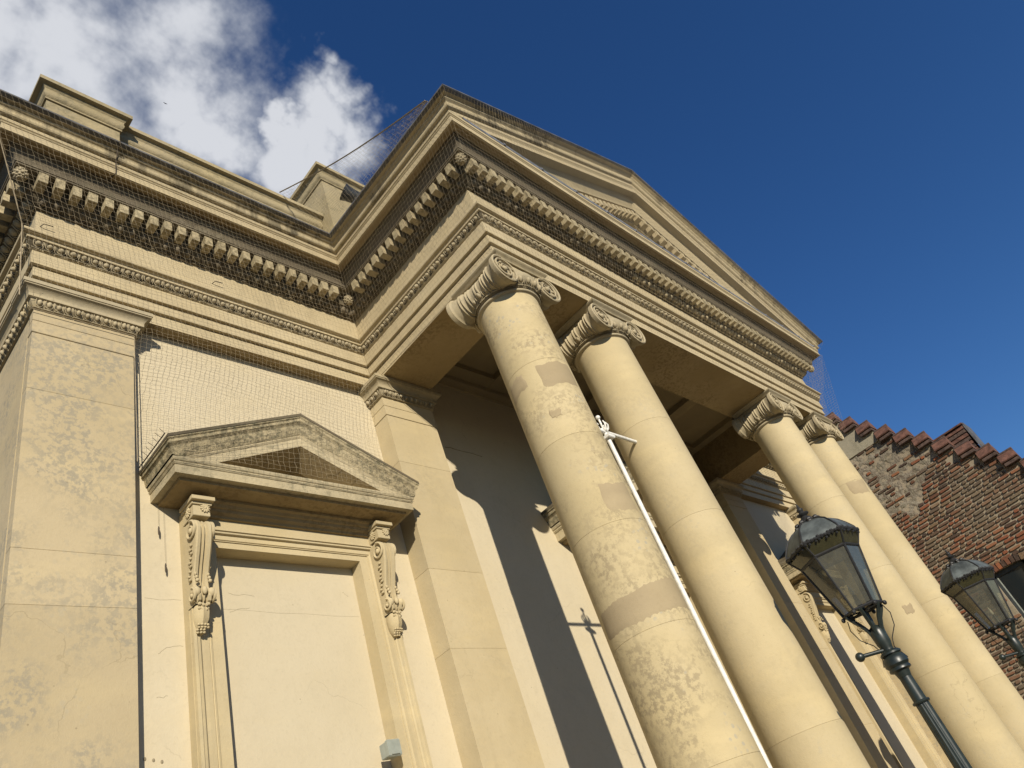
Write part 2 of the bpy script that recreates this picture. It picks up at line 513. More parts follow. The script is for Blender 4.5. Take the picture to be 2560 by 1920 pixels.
# entablature -------------------------------------------------------
ARCH = [(-.035, -.154), (-.035, -.020), (-.052, -.018), (-.052, -.002), (-.002, -.002), (0, 0), (0, .112), (-.018, .114), (-.018, .131), (.030, .131), (.032, .134), (.032, .302), (.044, .306),
        (.050, .314), (.047, .323), (.040, .327), (.046, .333), (.058, .352), (.072, .376), (.080, .392), (.100, .395), (.103, .4137),
        (.094, .420), (.096, .438), (.136, .446), (.141, .4566), (.141, .474), (.03, .488)]
a_ = MB()
a_.sweep(PATH, ARCH)
a_2 = MB()
a_2.sweep([(0, .30), (0, -D), (P, -D), (P, .30)], [(-.79, .70), (-.79, -.1545), (-.034, -.1545)], cap=False)
a_2.sweep([(-WD, BACK), (-WD, 0), (.2, 0)], [(-.30, -.1545), (-.034, -.1545)], cap=False)
a_2.sweep([(P - .2, 0), (P + WD, 0), (P + WD, BACK)], [(-.30, -.1545), (-.034, -.1545)], cap=False)
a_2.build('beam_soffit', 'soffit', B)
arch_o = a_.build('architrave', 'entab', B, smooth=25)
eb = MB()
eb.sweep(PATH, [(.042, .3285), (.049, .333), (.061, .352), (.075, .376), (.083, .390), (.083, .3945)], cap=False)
eb.build('egg_band', 'soot_shade', B, smooth=25)  # backing coloured dark as the shade between the eggs

f_ = MB()
f_.sweep(PATH, [(.03, .486), (.03, .902)])
f_.build('frieze', 'entab', B)

BEDLOW = [(.03, .900), (.042, .902), (.052, .909), (.050, .918), (.044, .922), (.052, .926), (.080, .940), (.112, .962), (.136, .985), (.148, 1.000),
          (.160, 1.002), (.160, 1.150)]
BEDUP = [(.160, 1.149), (.305, 1.152), (.309, 1.166), (.318, 1.170), (.322, 1.190), (.332, 1.215), (.352, 1.240), (.366, 1.262), (.368, 1.290), (.385, 1.295), (.387, 1.337)]
SOFF = [(.387, 1.337), (.455, 1.338), (.458, 1.325), (.478, 1.325), (.480, 1.313)]
BED = [(.480, 1.313), (.505, 1.313), (.505, 1.398), (.512, 1.402), (.518, 1.412), (.513, 1.423),
       (.524, 1.430), (.527, 1.440), (.527, 1.4745), (0.0, 1.4748)]
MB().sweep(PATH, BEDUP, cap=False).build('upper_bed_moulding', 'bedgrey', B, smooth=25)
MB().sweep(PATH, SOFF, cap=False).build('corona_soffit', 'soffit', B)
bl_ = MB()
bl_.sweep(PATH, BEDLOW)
bed_o = bl_.build('bed_moulding', 'soot_shade', B, smooth=25)
c_ = MB()
c_.sweep(PATH, BED)
cor_o = c_.build('cornice', 'entab', B, smooth=25)

SIMA = [(.527, 1.476), (.549, 1.478), (.564, 1.486), (.572, 1.500), (.572, 1.518), (.568, 1.538), (.569, 1.554), (.578, 1.566), (.594, 1.573), (.600, 1.578),
        (.600, 1.604), (.672, 1.618), (.672, 1.630), (.2, 1.632)]
s_ = MB()
s_.sweep(PATH, SIMA, segs=(0, 1, 2, 4, 5, 6), cap=False)
# raking parts, one line for every profile vertex: (p, z at the corner) -> (p, z at the apex)
def rake_z(zc):
    return 3.395 + (zc - 1.313) * 1.455
def rake_pt(p, zc, x, xm=4.5, hw=4.5):
    """z on the raking line at abscissa x"""
    x0 = xm - hw - p
    t = (min(x, 2 * xm - x) - x0) / (xm - x0)
    return zc + (rake_z(zc) - zc) * t
def rake(mb, prof, clip=None):
    for sgn in (0, 1):
        vs = []
        for p, zc in prof:
            za = rake_z(zc)
            x0, z0 = -p, zc
            if clip is not None and zc < clip:
                t = (clip - zc) / (za - zc)
                x0 = -p + (4.5 + p) * t
                z0 = clip
            x0r = 9 - x0 if sgn else x0
            vs.append((x0r, -D - p, z0))
        vs += [(4.5, -D - p, rake_z(zc)) for p, zc in prof]
        m_ = len(prof)
        mb.add(vs, [(j, m_ + j, m_ + j + 1, j + 1) for j in range(m_ - 1)])
rake(s_, [(p, z) for p, z in SIMA])
s_.build('gutter_moulding', 'cyma', B, smooth=25)
RK = [(.03, .99), (.163, 1.002), (.163, 1.150), (.308, 1.153), (.312, 1.168), (.325, 1.195), (.355, 1.240), (.370, 1.265), (.372, 1.30), (.390, 1.336),
      (.480, 1.332), (.483, 1.313), (.508, 1.313), (.508, 1.385), (.513, 1.392), (.521, 1.404), (.516, 1.415), (.527, 1.426), (.530, 1.438), (.530, 1.474)]
r_ = MB()
rake(r_, RK, clip=1.4705)
rak_o = r_.build('raking_cornice', 'entab', B, smooth=25)
ty = MB()
ty.add([(.3, -D - .028, 1.40), (8.7, -D - .028, 1.40), (4.5, -D - .028, rake_z(1.02))], [(0, 1, 2)])
ty.build('tympanum', 'entab', B)
# lead
LEAD = [(.640, 1.612), (.678, 1.616), (.689, 1.622), (.689, 1.642), (.55, 1.662), (-.1, 1.70)]
l_ = MB()
l_.sweep(PATH, LEAD, segs=(0, 1, 2, 4, 5, 6), cap=False)
rake(l_, LEAD[:-1])
for sgn in (0, 1):
    X = lambda x: 9 - x if sgn else x
    l_.add([(X(-.55), -D - .55, 1.662), (4.5, -D - .55, rake_z(1.662)), (4.5, 3.0, rake_z(1.662)), (X(-.55), 3.0, 1.662)], [(0, 1, 2, 3)])
l_.build('lead_flashing', 'lead', B)
fl = MB()
for i in range(14):
    x0 = -.30 + i * .69
    fl.add([(x0, -D - .532, 1.470), (x0 + .685, -D - .532, 1.470), (x0 + .685, -D - .538, 1.503 + .006 * rnd.random()), (x0, -D - .538, 1.499 + .006 * rnd.random()),
            (x0 + .685, -D - .05, 1.53), (x0, -D - .05, 1.53)], [(0, 1, 2, 3), (3, 2, 4, 5)])
    fl.box(x0 + .67, x0 + .70, -D - .546, -D - .40, 1.476, 1.514)
fl.build('cornice_flashing', 'leadlight', B)
# building body behind, roofs
bd = MB()
bd.box(-3.5, P + 3.5, .45, BACK, .3, 1.60)
bd.build('roof_deck', 'lead', B)

# dentils (pieces) ----------------------------------------------------
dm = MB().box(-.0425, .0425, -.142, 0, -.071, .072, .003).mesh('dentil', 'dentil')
def dentil_row(x0, y0, x1, y1, n, z=1.077, p=.159):
    dx, dy = x1 - x0, y1 - y0
    l = math.hypot(dx, dy)
    nx, ny = dy / l, -dx / l
    ang = math.atan2(dy, dx)
    for i in range(n):
        t = (i + .5) / n
        put('dentil', dm, (x0 + dx * t + nx * p, y0 + dy * t + ny * p, z + rnd.uniform(-.002, .002)), cor_o, (rnd.uniform(-.02, .02), rnd.uniform(-.015, .015), ang + rnd.uniform(-.03, .03))).scale = (rnd.uniform(.94, 1.05), rnd.uniform(.95, 1.02), rnd.uniform(.95, 1.03))
dentil_row(-WD - .14, 0, -.39, 0, 23)
dentil_row(0, -.39, 0, -D - .14, 14)
dentil_row(-.14, -D, P + .14, -D, 61)
dentil_row(P + .39, 0, P + WD + .14, 0, 23)
dentil_row(-WD, 1.6, -WD, -.14, 11)
sh = (rake_z(1.313) - 1.313) / (4.5 + .505)
for sgn in (1, -1):
    dmr = MB().box(-.043, .043, -.142, 0, -.070, .070, .003).xf(lambda x, y, z: (x, y, z + sgn * sh * x)).mesh('raking_dentil', 'entab')
    for i in range(30):
        xm = 4.5 - (i + .5) * .153
        zc = rake_pt(.163, 1.077, xm)
        if zc < 1.57:
            continue
        put('raking_dentil', dmr, (xm if sgn > 0 else 9 - xm, -D - .163, zc), rak_o)

# egg and dart --------------------------------------------------------
def egg_mesh(name, wd, h, mat):
    b = MB()
    b.ell((0, -.012, h * .54), wd * .27, wd * .30, h * .40, 8, 6)
    pts = []
    for k in range(9):
        a = math.pi * (k / 8) + math.pi
        pts.append((math.cos(a) * wd * .40, -.010, h * .52 + math.sin(a) * h * .50))
    pts = [(-wd * .40, -.004, h * .98)] + pts + [(wd * .40, -.004, h * .98)]
    b.tube(pts, wd * .055, 5)
    b.tube([(wd * .5, -.004, h * .95), (wd * .5, -.022, h * .45), (wd * .5, -.004, 0)], [wd * .07, wd * .055, wd * .02], 4)
    b.tube([(-wd * .5, -.010, -.012), (wd * .22, -.010, -.012)], h * .075, 5)
    b.ell((wd * .36, -.010, -.012), wd * .07, h * .07, h * .07, 6, 4)
    return b
EGGSTUFF = MB()
def egg_row(x0, y0, x1, y1, pitch, h, z, p, tilt, parent, mesh, proto, stuff=False):
    dx, dy = x1 - x0, y1 - y0
    l = math.hypot(dx, dy)
    n = max(1, round(l / pitch))
    nx, ny = dy / l, -dx / l
    ang = math.atan2(dy, dx)
    for i in range(n):
        t = (i + .5) / n
        loc = (x0 + dx * t + nx * p, y0 + dy * t + ny * p, z)
        if stuff:
            M = Matrix.Translation(loc) @ Matrix.Rotation(ang, 4, 'Z') @ Matrix.Rotation(tilt, 4, 'X')
            EGGSTUFF.add([tuple(M @ Vector(v)) for v in proto.v], proto.f)
        else:
            put('egg_ornament', mesh, loc, parent, (tilt + rnd.uniform(-.06, .06), rnd.uniform(-.06, .06), ang + rnd.uniform(-.06, .06))).scale = (rnd.uniform(.88, 1.06), rnd.uniform(.7, 1.1), rnd.uniform(.9, 1.06))
pe1 = egg_mesh('egg', .100, .066, 'entab')
me1 = pe1.mesh('egg_ornament', 'capital', smooth=50)
pe2 = egg_mesh('egg', .119, .118, 'entab')
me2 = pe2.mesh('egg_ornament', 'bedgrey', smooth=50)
pe3 = egg_mesh('egg', .078, .072, 'entab')
me3 = pe3.mesh('egg_ornament', 'capital', smooth=50)
T1, T2 = rad(28), rad(48)
egg_row(-WD - .05, 0, -.06, 0, .101, .066, .330, .052, T1, arch_o, me1, pe1)
egg_row(0, -.07, 0, -D - .05, .101, .066, .330, .052, T1, arch_o, me1, pe1)
egg_row(-.04, -D, 3.0, -D, .101, .066, .330, .052, T1, arch_o, me1, pe1)
egg_row(3.0, -D, P + .05, -D, .101, .066, .330, .052, T1, arch_o, me1, pe1, True)
egg_row(P + .06, 0, P + WD, 0, .101, .066, .330, .052, T1, arch_o, me1, pe1, True)
egg_row(-WD - .06, 0, -.08, 0, .120, .118, .926, .056, T2, bed_o, me2, pe2)
egg_row(0, -.08, 0, -D - .06, .120, .118, .926, .056, T2, bed_o, me2, pe2)
egg_row(-.04, -D, 3.2, -D, .120, .118, .926, .056, T2, bed_o, me2, pe2)
egg_row(3.2, -D, P + .05, -D, .120, .118, .926, .056, T2, bed_o, me2, pe2, True)
egg_row(P + .06, 0, P + WD, 0, .120, .118, .926, .056, T2, bed_o, me2, pe2, True)
egg_row(-WD, 1.4, -WD, -.06, .120, .118, .926, .056, T2, bed_o, me2, pe2, True)
egg_row(-WD, 1.4, -WD, -.05, .101, .066, .330, .052, T1, arch_o, me1, pe1, True)

# pine cones at the dentil corners
pc = MB()
pc.ell((0, 0, 0), .060, .060, .072, 10, 8)
for i in range(7):
    t = -1.2 + i * .40
    for k in range(8):
        a = 2 * math.pi * (k + .5 * (i % 2)) / 8
        pc.ell((.056 * math.cos(t) * math.cos(a), .056 * math.cos(t) * math.sin(a), .068 * math.sin(t)), .016, .016, .013, 5, 4)
pcm = pc.mesh('pine_cone_ornament', 'capital')
for (x, y) in ((-WD - .245, -.245), (-.215, -.215), (-.245, -D - .245), (P + .245, -D - .245), (P + .215, -.215)):
    put('pine_cone_ornament', pcm, (x, y, 1.075), cor_o)

# pilasters -----------------------------------------------------------
CAP = [(0, -.402), (.016, -.400), (.024, -.392), (.016, -.384), (.010, -.381), (.018, -.374), (.034, -.345), (.046, -.312), (.066, -.309), (.068, -.292),
       (.066, -.284), (.070, -.262), (.084, -.238), (.106, -.219), (.120, -.214), (.122, -.203), (.130, -.200), (.130, -.158), (.0, -.1565)]
def pilaster(name, x0, x1, yf, yb, joints, mat, sides=True, group_eggs=False):
    t = empty(name, ((x0 + x1) / 2, yb, -ZG), B)
    zs = [-.678] + joints + [-ZG + .44]
    for a, b in zip(zs, zs[1:]):
        MB().box(x0 + .006, x1 - .006, yf + .006, yb, b, a, .003).build('shaft_block', mat, t)
    MB().box(x0, x1, yf, yb, -.532, -.400, .004).build('neck_band', mat, t)
    MB().box(x0, x1, yf, yb, -.674, -.535, .004).build('neck_band', mat, t)
    c = MB()
    c.sweep([(x0, yb + .1), (x0, yf), (x1, yf), (x1, yb + .1)], CAP)
    co = c.build('capital', 'capital', t, smooth=25)
    egg_row(x0 - .01, yf, x1 + .01, yf, .078, .072, -.381, .020, rad(24), t, me3, pe3, group_eggs)
    egg_row(x0, yb, x0, yf - .01, .078, .072, -.381, .020, rad(24), t, me3, pe3, group_eggs)
    if x0 < 4.5 or True:
        egg_row(x1, yf - .01, x1, yb, .078, .072, -.381, .020, rad(24), t, me3, pe3, True)
    return t
pilaster('corner_pilaster', -3.66, -2.806, .035, .14, [-1.317, -2.801, -3.230, -4.70, -6.2], 'pilaster')
pilaster('anta_pilaster', .035, .822, -.08, YW, [-1.36, -2.729, -3.593, -4.9, -6.3], 'stone')
pilaster('anta_pilaster', P - .822, P - .035, -.08, YW, [-1.36, -2.729, -3.593, -4.9, -6.3], 'stone', group_eggs=True)
pilaster('corner_pilaster', P + 2.806, P + 3.66, .035, YW, [-1.317, -2.801, -3.230, -4.70, -6.2], 'pilaster', group_eggs=True)
# side face of the corner, stepped like the photo
sp = MB()
sp.box(-3.655, -2.9, .165, 1.3, -ZG, -.402, .004)
sp.sweep([(-3.655, 1.3), (-3.655, .16)], CAP)
sp.build('side_pilaster', 'pilaster', B)
egg_row(-3.655, 1.3, -3.655, .14, .078, .072, -.381, .020, rad(24), B, me3, pe3, True)
es = EGGSTUFF.build('egg_moulding', 'capital', B, smooth=50)
es['kind'] = 'stuff'

def crack_line(pts, r=.0013):
    rr_ = random.Random(int(abs(pts[0][0]) * 1000))
    out = []
    for (a, b) in zip(pts, pts[1:]):
        for k in range(5):
            t = k / 5
            out.append((a[0] + (b[0] - a[0]) * t, a[1], a[2] + (b[2] - a[2]) * t + rr_.uniform(-.008, .008)))
    out.append(pts[-1])
    MB().tube(out, r, 4).build('crack', 'crack', B)
crack_line([(-1.976, .2548, -2.947), (-1.74, .2548, -2.962)])
crack_line([(-1.978, .2548, -3.113), (-1.792, .2548, -3.073)])
crack_line([(-.821, .2548, -2.876), (-.762, .2548, -2.911)])
crack_line([(-2.611, .1748, -3.517), (-2.545, .1748, -3.468), (-2.42, .1748, -3.458)])
crack_line([(-2.63, .1748, -3.846), (-2.549, .1748, -3.833)])
crack_line([(-2.70, .1748, -3.074), (-2.42, .1748, -3.074)], .0012)
crack_line([(-2.12, .2548, -3.10), (-.68, .2548, -3.12)], .0009)
crack_line([(1.136, .1745, -.723), (1.403, .1745, -.721), (1.80, .1745, -.741)], .006)
for (x_, z_) in ((-2.719, -4.253), (-2.662, -4.266), (-2.606, -4.282)):
    MB().ell((x_, .176, z_), .011, .006, .014, 8, 6).build('screw_hole', 'crack', B)
for (x_, z_) in ((-3.693, .671), (-1.984, .702)):
    MB().tube([(x_, -.03, z_), (x_ + .02, -.07, z_ + .01), (x_ + .10, -.075, z_ + .012)], .005, 5).build('net_hook', 'rope', B)
MB().tube([(-3.22, -.696, 1.64), (-3.217, -.690, 1.60), (-3.215, -.612, 1.576), (-3.21, -.585, 1.49), (-3.20, -.534, 1.45), (-3.19, -.512, 1.31), (-3.215, -.40, 1.33)], .006, 5).build('cornice_cable', 'rope', B)

# ceiling of the portico ------------------------------------------------
ce = MB()
ce.box(.7, 8.3, -D + .6, .3, .70, .78)
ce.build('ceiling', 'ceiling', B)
for (xa, xb) in ((.80, 1.02), (2.35, 2.62), (4.36, 4.64), (6.38, 6.65), (7.98, 8.2)):
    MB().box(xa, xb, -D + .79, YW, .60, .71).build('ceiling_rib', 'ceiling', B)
for (ya, yb) in ((-D + .80, -D + 1.0), (-.12, .174)):
    MB().box(.80, 8.2, ya, yb, .605, .712).build('ceiling_rib', 'ceiling', B)
cc = MB()
cc.sweep([(.80, YW), (8.2, YW)], [(0, .44), (.03, .45), (.05, .50), (.09, .54), (.10, .595), (0, .6)])
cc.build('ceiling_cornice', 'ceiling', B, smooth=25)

# columns -------------------------------------------------------------------
YC = -1.985
def col_r(z):
    u = max(0, min(1, (-.62 - z) / 6.6))
    return .342 + .010 * u + .046 * u * u
def volute(mb, cx, yf, zc, sg, r0=.195, out=-1):
    """carved spiral on the face y = yf; sg mirrors it; out = -1 faces the viewer"""
    mb.lathe([(.001, yf + out * -.012), (r0 * .97, yf + out * -.012), (r0, yf), (r0 * .985, yf - out * .035)], 28, (cx, 0, zc), 'y')
    pts = []
    N = 64
    for i in range(N + 1):
        t = i / N
        a = math.pi / 2 + t * 2 * math.pi * 2.35
        r = r0 * (.93 * (1 - t) ** .85 + .16)
        r = min(r, r0 * .93)
        pts.append((cx - sg * r * math.cos(a) * -1, yf + out * .006, zc + r * math.sin(a)))
    mb.tube(pts, [.017 * (1 - .55 * i / N) for i in range(N + 1)], 6)
    mb.ell((cx, yf + out * .002, zc), .036, .028, .036, 10, 6)
    for k in range(7):      # carved leaves on the face
        a = 2 * math.pi * k / 7
        mb.ell((cx + .10 * math.cos(a), yf - out * .006, zc + .10 * math.sin(a)), .026, .016, .016, 6, 4)

def bolster(mb, cx, zc, y0, y1, r0=.195):
    prof = []
    N = 60
    for i in range(N + 1):
        y = y0 + (y1 - y0) * i / N
        t = abs((y - (y0 + y1) / 2) / ((y1 - y0) / 2))
        r = .118 + (.070 * t ** 2.2)
        for c in (0.0, .34, .62):
            for w_ in (-.05, .05):
                d_ = (t - (c + w_)) / .026
                r += .020 * math.exp(-d_ * d_)
            dm_ = (t - c) / .03
        if t > .965:
            r = r0
        prof.append((min(r, r0), y))
    mb.lathe(prof, 24, (cx, 0, zc), 'y')

def column(x, idx, mat, joints):
    t = empty('column', (x, YC, -ZG), B)
    zs = [-.625] + joints + [-ZG + .80]
    for a, b in zip(zs, zs[1:]):
        pr = [(col_r(b) - .0022, b + .0002), (col_r(b + .002), b + .002)]
        for k in range(1, 8):
            z = b + (a - b) * k / 8
            pr.append((col_r(z), z))
        pr += [(col_r(a - .002), a - .002), (col_r(a) - .0022, a - .0002)]
        MB().lathe(pr, 64, (x, YC, 0)).build('drum', mat, t, smooth=40)
    # base
    zb = -ZG + .44
    bs = MB()
    bs.box(x - .55, x + .55, YC - .55, YC + .55, zb, zb + .13, .01)
    pr = []
    for k in range(9):
        a = -math.pi / 2 + math.pi * k / 8
        pr.append((.47 + .065 * math.cos(a), zb + .195 + .065 * math.sin(a)))
    pr += [(.43, zb + .27), (.42, zb + .29)]
    for k in range(9):
        a = -math.pi / 2 + math.pi * k / 8
        pr.append((.42 + .035 * math.cos(a), zb + .325 + .035 * math.sin(a)))
    pr.append((.40, zb + .37))
    bs.lathe(pr, 48, (x, YC, 0))
    bs.build('column_base', mat, t, smooth=40)
    # neck ring and echinus
    nk = MB()
    pr = [(.342, -.63), (.350, -.622)]
    for k in range(7):
        a = -math.pi / 2 + math.pi * k / 6
        pr.append((.358 + .018 * math.cos(a), -.600 + .018 * math.sin(a)))
    pr += [(.352, -.578), (.352, -.565), (.366, -.560), (.372, -.552), (.366, -.544)]
    nk.lathe(pr, 56, (x, YC, 0))
    nk.build('neck_ring', 'capital', t, smooth=40)
    ec = MB()
    ec.lathe([(.352, -.546), (.375, -.52), (.41, -.47), (.43, -.41), (.425, -.36), (.38, -.34)], 48, (x, YC, 0))
    for k in range(26):
        a = 2 * math.pi * k / 26
        M = Matrix.Translation((x + .392 * math.cos(a), YC + .392 * math.sin(a), -.545)) @ Matrix.Rotation(a + math.pi / 2, 4, 'Z') @ Matrix.Rotation(rad(28), 4, 'X')
        ec.add([tuple(M @ Vector(v)) for v in EC.v], EC.f)
    ec.build('echinus', 'capital', t, smooth=50)
    # channel between the volutes
    ch = MB()
    zc = -.415
    for sg, yf in ((-1, YC - .385), (1, YC + .385)):
        y0, y1 = (yf, yf + .10) if sg < 0 else (yf - .10, yf)
        ch.prism([(x - .36, zc + .195), (x + .36, zc + .195), (x + .36, zc + .02), (x + .2, zc - .02), (x - .2, zc - .02), (x - .36, zc + .02)], 'y', y0 + .014, y1 - .014)
        ch.tube([(x - .36, yf, zc + .182), (x, yf, zc + .176), (x + .36, yf, zc + .182)], .017, 6)
        ch.tube([(x - .30, yf, zc + .06), (x, yf, zc + .02), (x + .30, yf, zc + .06)], .014, 6)
        for k in range(7):
            ch.ell((x - .14 + k * .047, yf + sg * -.004 - .0, zc - .045), .020, .026, .045, 7, 5)
    ch.box(x - .36, x + .36, YC - .30, YC + .30, zc - .02, zc + .19)
    ch.build('volute_channel', 'capital', t, smooth=45)
    for sx in (-1, 1):
        cx = x + sx * .345
        b = MB()
        bolster(b, cx, zc, YC - .36, YC + .36)
        b.build('bolster', 'capital', t, smooth=45)
        for sg, yf in ((-1, YC - .385), (1, YC + .385)):
            v = MB()
            volute(v, cx, yf, zc, -sx, .198, sg)
            v.build('volute', 'capital', t, smooth=45)
    ab = MB()
    h = .43
    ab.sweep([(x - .36, YC + .36), (x - .36, YC - .36), (x + .36, YC - .36), (x + .36, YC + .36), (x - .36, YC + .36)],
             [(.0, -.222), (.02, -.220), (.035, -.205), (.05, -.19), (.065, -.18), (.07, -.172), (.07, -.158), (0, -.1562)], cap=False)
    ab.build('abacus', 'capital', t, smooth=25)
    return t
EC = egg_mesh('egg', .092, .10, 'capital')
COLX = (.41, 2.105, 6.83, 8.62)
JO = [-1.60, -2.55, -3.505, -4.44, -5.46, -6.4]
cols = []
for i, x in enumerate(COLX):
    j = JO if i == 0 else [z + rnd.uniform(-.4, .4) for z in JO[::2] if True]
    if i == 2:
        j = [-2.2, -3.4, -4.87, -6.3]
    cols.append(column(x, i, 'column_worn' if i == 0 else 'column', j))

def patch(ci, pts, mat='patch'):
    """a thin repair on a drum: four (angle, z) corners"""
    x = COLX[ci]
    (a0, z0), (a1, z1), (a2, z2), (a3, z3) = pts
    sd = rnd.random() * 10
    def fn(u, v):
        a = (a0 * (1 - u) + a1 * u) * (1 - v) + (a3 * (1 - u) + a2 * u) * v
        z = (z0 * (1 - u) + z1 * u) * (1 - v) + (z3 * (1 - u) + z2 * u) * v
        if v in (0, 1) or u in (0, 1):
            z += .012 * math.sin(u * 9 + sd) + .008 * math.sin(u * 23 + sd * 2)
            a += 1.2 * math.sin(v * 8 + sd)
        e = min(u, 1 - u, v, 1 - v)
        r = col_r(z) + (.0035 if e > .01 else -.001)
        return (x + r * math.cos(rad(a)), YC + r * math.sin(rad(a)), z)
    MB().grid(fn, 16, 8).build('repair_patch', mat, cols[ci], smooth=40)
patch(0, [(213, -1.66), (284, -1.64), (284, -1.95), (214, -1.96)])
patch(0, [(150, -1.66), (188, -1.66), (191, -1.84), (142, -1.88)])
patch(0, [(204, -2.22), (224, -2.24), (222, -2.32), (205, -2.32)])
patch(0, [(226, -3.13), (279, -3.12), (279, -3.43), (224, -3.41)])
patch(0, [(142, -4.14), (292, -4.06), (296, -4.36), (138, -4.37)])
patch(3, [(200, -1.55), (267, -1.56), (256, -1.84), (202, -1.80)])
patch(2, [(215, -4.0), (240, -4.0), (238, -4.13), (216, -4.13)])

# pedimented blind windows -----------------------------------------------------
def swirl(mb, M_, r, turns=2.0, n=40, t0=.016):
    pts = []
    for i in range(n + 1):
        t = i / n
        a = math.pi * .5 + t * 2 * math.pi * turns
        rr = r * (1 - .82 * t)
        pts.append(M_(rr * math.cos(a), rr * math.sin(a)))
    mb.tube(pts, [t0 * (1 - .5 * i / n) for i in range(n + 1)], 6)

def aedicule(a, name):
    f = amap(a)
    t = empty(name, (a[0], YW, a[2] - 4.5), B)
    zb = -6.5 if a[1] == 1.0 else -5.4
    # surround: stepped architrave swept round the opening
    PR = [(0, .262), (0, .100), (.095, .100), (.097, .090), (.108, .088), (.112, .082), (.118, .090), (.124, .086), (.190, .084), (.194, .072), (.205, .062), (.230, .058), (.236, .046),
          (.262, .046), (.265, .19)]
    hw, zt = .735, -2.61
    pth = [(-hw, zb, -1, 0), (-hw, zt, -1, 1), (hw, zt, 1, 1), (hw, zb, 1, 0)]
    mb = MB()
    m_ = len(PR)
    vs = []
    for (x, z, mx, mz) in pth:
        vs += [(x + mx * q_, y, z + mz * q_ * (.56 if False else 1) * (.60)) if mz else (x + mx * q_, y, z) for q_, y in PR]
    fs = []
    for i in range(3):
        fs += [(i * m_ + j, (i + 1) * m_ + j, (i + 1) * m_ + j + 1, i * m_ + j + 1) for j in range(m_ - 1)]
    mb.add(vs, fs).xf(f)
    mb.build('surround', 'surround', t, smooth=25)
    MB().add([(-hw - .02, .255, zb), (hw + .02, .255, zb), (hw + .02, .255, zt + .02), (-hw - .02, .255, zt + .02)], [(0, 1, 2, 3)]).xf(f).build('blank_panel', 'wall', t)
    # frieze above the lintel
    MB().box(-.87, .87, .062, .2, -2.452, -2.30, .003).xf(f).build('frieze', 'surround', t)
    MB().box(-1.0, -.735 + .0, .098, .19, -2.95, -2.452).xf(f)
    # ear strips outside the surround that carry the consoles
    for sx in (-1, 1):
        e = MB().box(min(sx * .865, sx * 1.003), max(sx * .865, sx * 1.003), .085, .19, zb, -2.30, .002).xf(f)
        e.build('side_strip', 'surround', t)
    # cornice
    yf = .037
    pth2 = [(-.90, YW + .02), (-.90, yf), (.90, yf), (.90, YW + .02)]
    CP = [(-.02, -2.36), (0, -2.355), (.006, -2.335), (.035, -2.315), (.045, -2.29), (.06, -2.285), (.075, -2.262), (.10, -2.25), (.10, -2.222), (.275, -2.220),
          (.28, -2.195), (.337, -2.195), (.337, -2.115), (.343, -2.112), (.352, -2.098), (.346, -2.086), (.356, -2.078), (.362, -2.060), (.358, -2.042), (.345, -2.036), (.0, -2.03)]
    cb = MB()
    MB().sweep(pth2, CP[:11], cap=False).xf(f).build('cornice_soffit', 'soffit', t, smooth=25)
    cb.sweep(pth2, CP[10:]).xf(f)
    cb.build('cornice', 'weathered', t, smooth=25)
    # raking pediment
    sl_ = .437
    SM = [(.34, .02), (.340, .092), (.346, .097), (.354, .110), (.350, .120), (.356, .124), (.372, .150), (.382, .185), (.386, .215), (.400, .230), (.410, .236), (.410, .262), (.422, .270), (.424, .300), (.30, .305), (-.14, .305)]
    ends = []
    rk = MB()
    rl = MB()
    # left and right returns (level along the side, cut to the wall)
    def rline(p, dz):
        zc = -2.195 + dz * 1.0 - (p - .337) * sl_ * 0
        x0 = -.90 - p
        return x0, zc
    RS0 = [(-.10, .02), (.10, .025), (.10, .008), (.337, .004)] + SM
    cut = [i for i, q_ in enumerate(RS0) if q_[1] >= .124][0]
    def rake_strip(mb, RS, sg):
        m_ = len(RS)
        vs = []
        for p, dz in RS:
            zc = -2.195 + dz
            x0 = -.9 - p
            za = zc + sl_ * (.9 + min(p, .42))
            if zc < -2.045 and dz < .145:
                tt = (-2.045 - zc) / (za - zc)
                x0, zc = x0 + (0 - x0) * tt, -2.045
            vs.append((sg * -x0 if sg > 0 else x0, yf - p - (.002 if dz < .15 else 0), zc))
        for p, dz in RS:
            vs.append((0, yf - p - (.002 if dz < .15 else 0), -2.195 + dz + sl_ * (.9 + min(p, .42))))
        mb.add(vs, [(j, m_ + j, m_ + j + 1, j + 1) for j in range(m_ - 1)])
    lowr = MB()
    rsf = MB()
    for sg in (-1, 1):
        rake_strip(rsf, RS0[:4], sg)
        rake_strip(lowr, RS0[3:cut + 1], sg)
        rake_strip(rk, RS0[cut:], sg)
        up = [(p, -2.195 + dz) for p, dz in SM if dz > .14]
        for k in range(len(up) - 1):
            (pa, za), (pb, zb_) = up[k], up[k + 1]
            if pb < .2:
                break
            rk.add([(sg * (.9 + pa), yf - pa, za), (sg * (.9 + pa), YW + .01, za), (sg * (.9 + pb), YW + .01, zb_), (sg * (.9 + pb), yf - pb, zb_)], [(0, 1, 2, 3)])
        # top
        rk.add([(sg * 1.2, yf - .30, -1.890), (0, yf - .30, -1.890 + sl_ * 1.2), (0, YW + .01, -1.890 + sl_ * 1.2), (sg * 1.2, YW + .01, -1.890)], [(0, 1, 2, 3)])
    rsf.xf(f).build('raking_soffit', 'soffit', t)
    lowr.xf(f).build('raking_corona', 'weathered', t, smooth=25)
    rk.xf(f).build('pediment', 'roughsima', t, smooth=25)
    MB().add([(-1.0, .13, -2.05), (1.0, .13, -2.05), (0, .13, -2.05 + .45)], [(0, 1, 2)]).xf(f).build('tympanum', 'soffit', t)  # shade of the deep recess painted as a darker colour
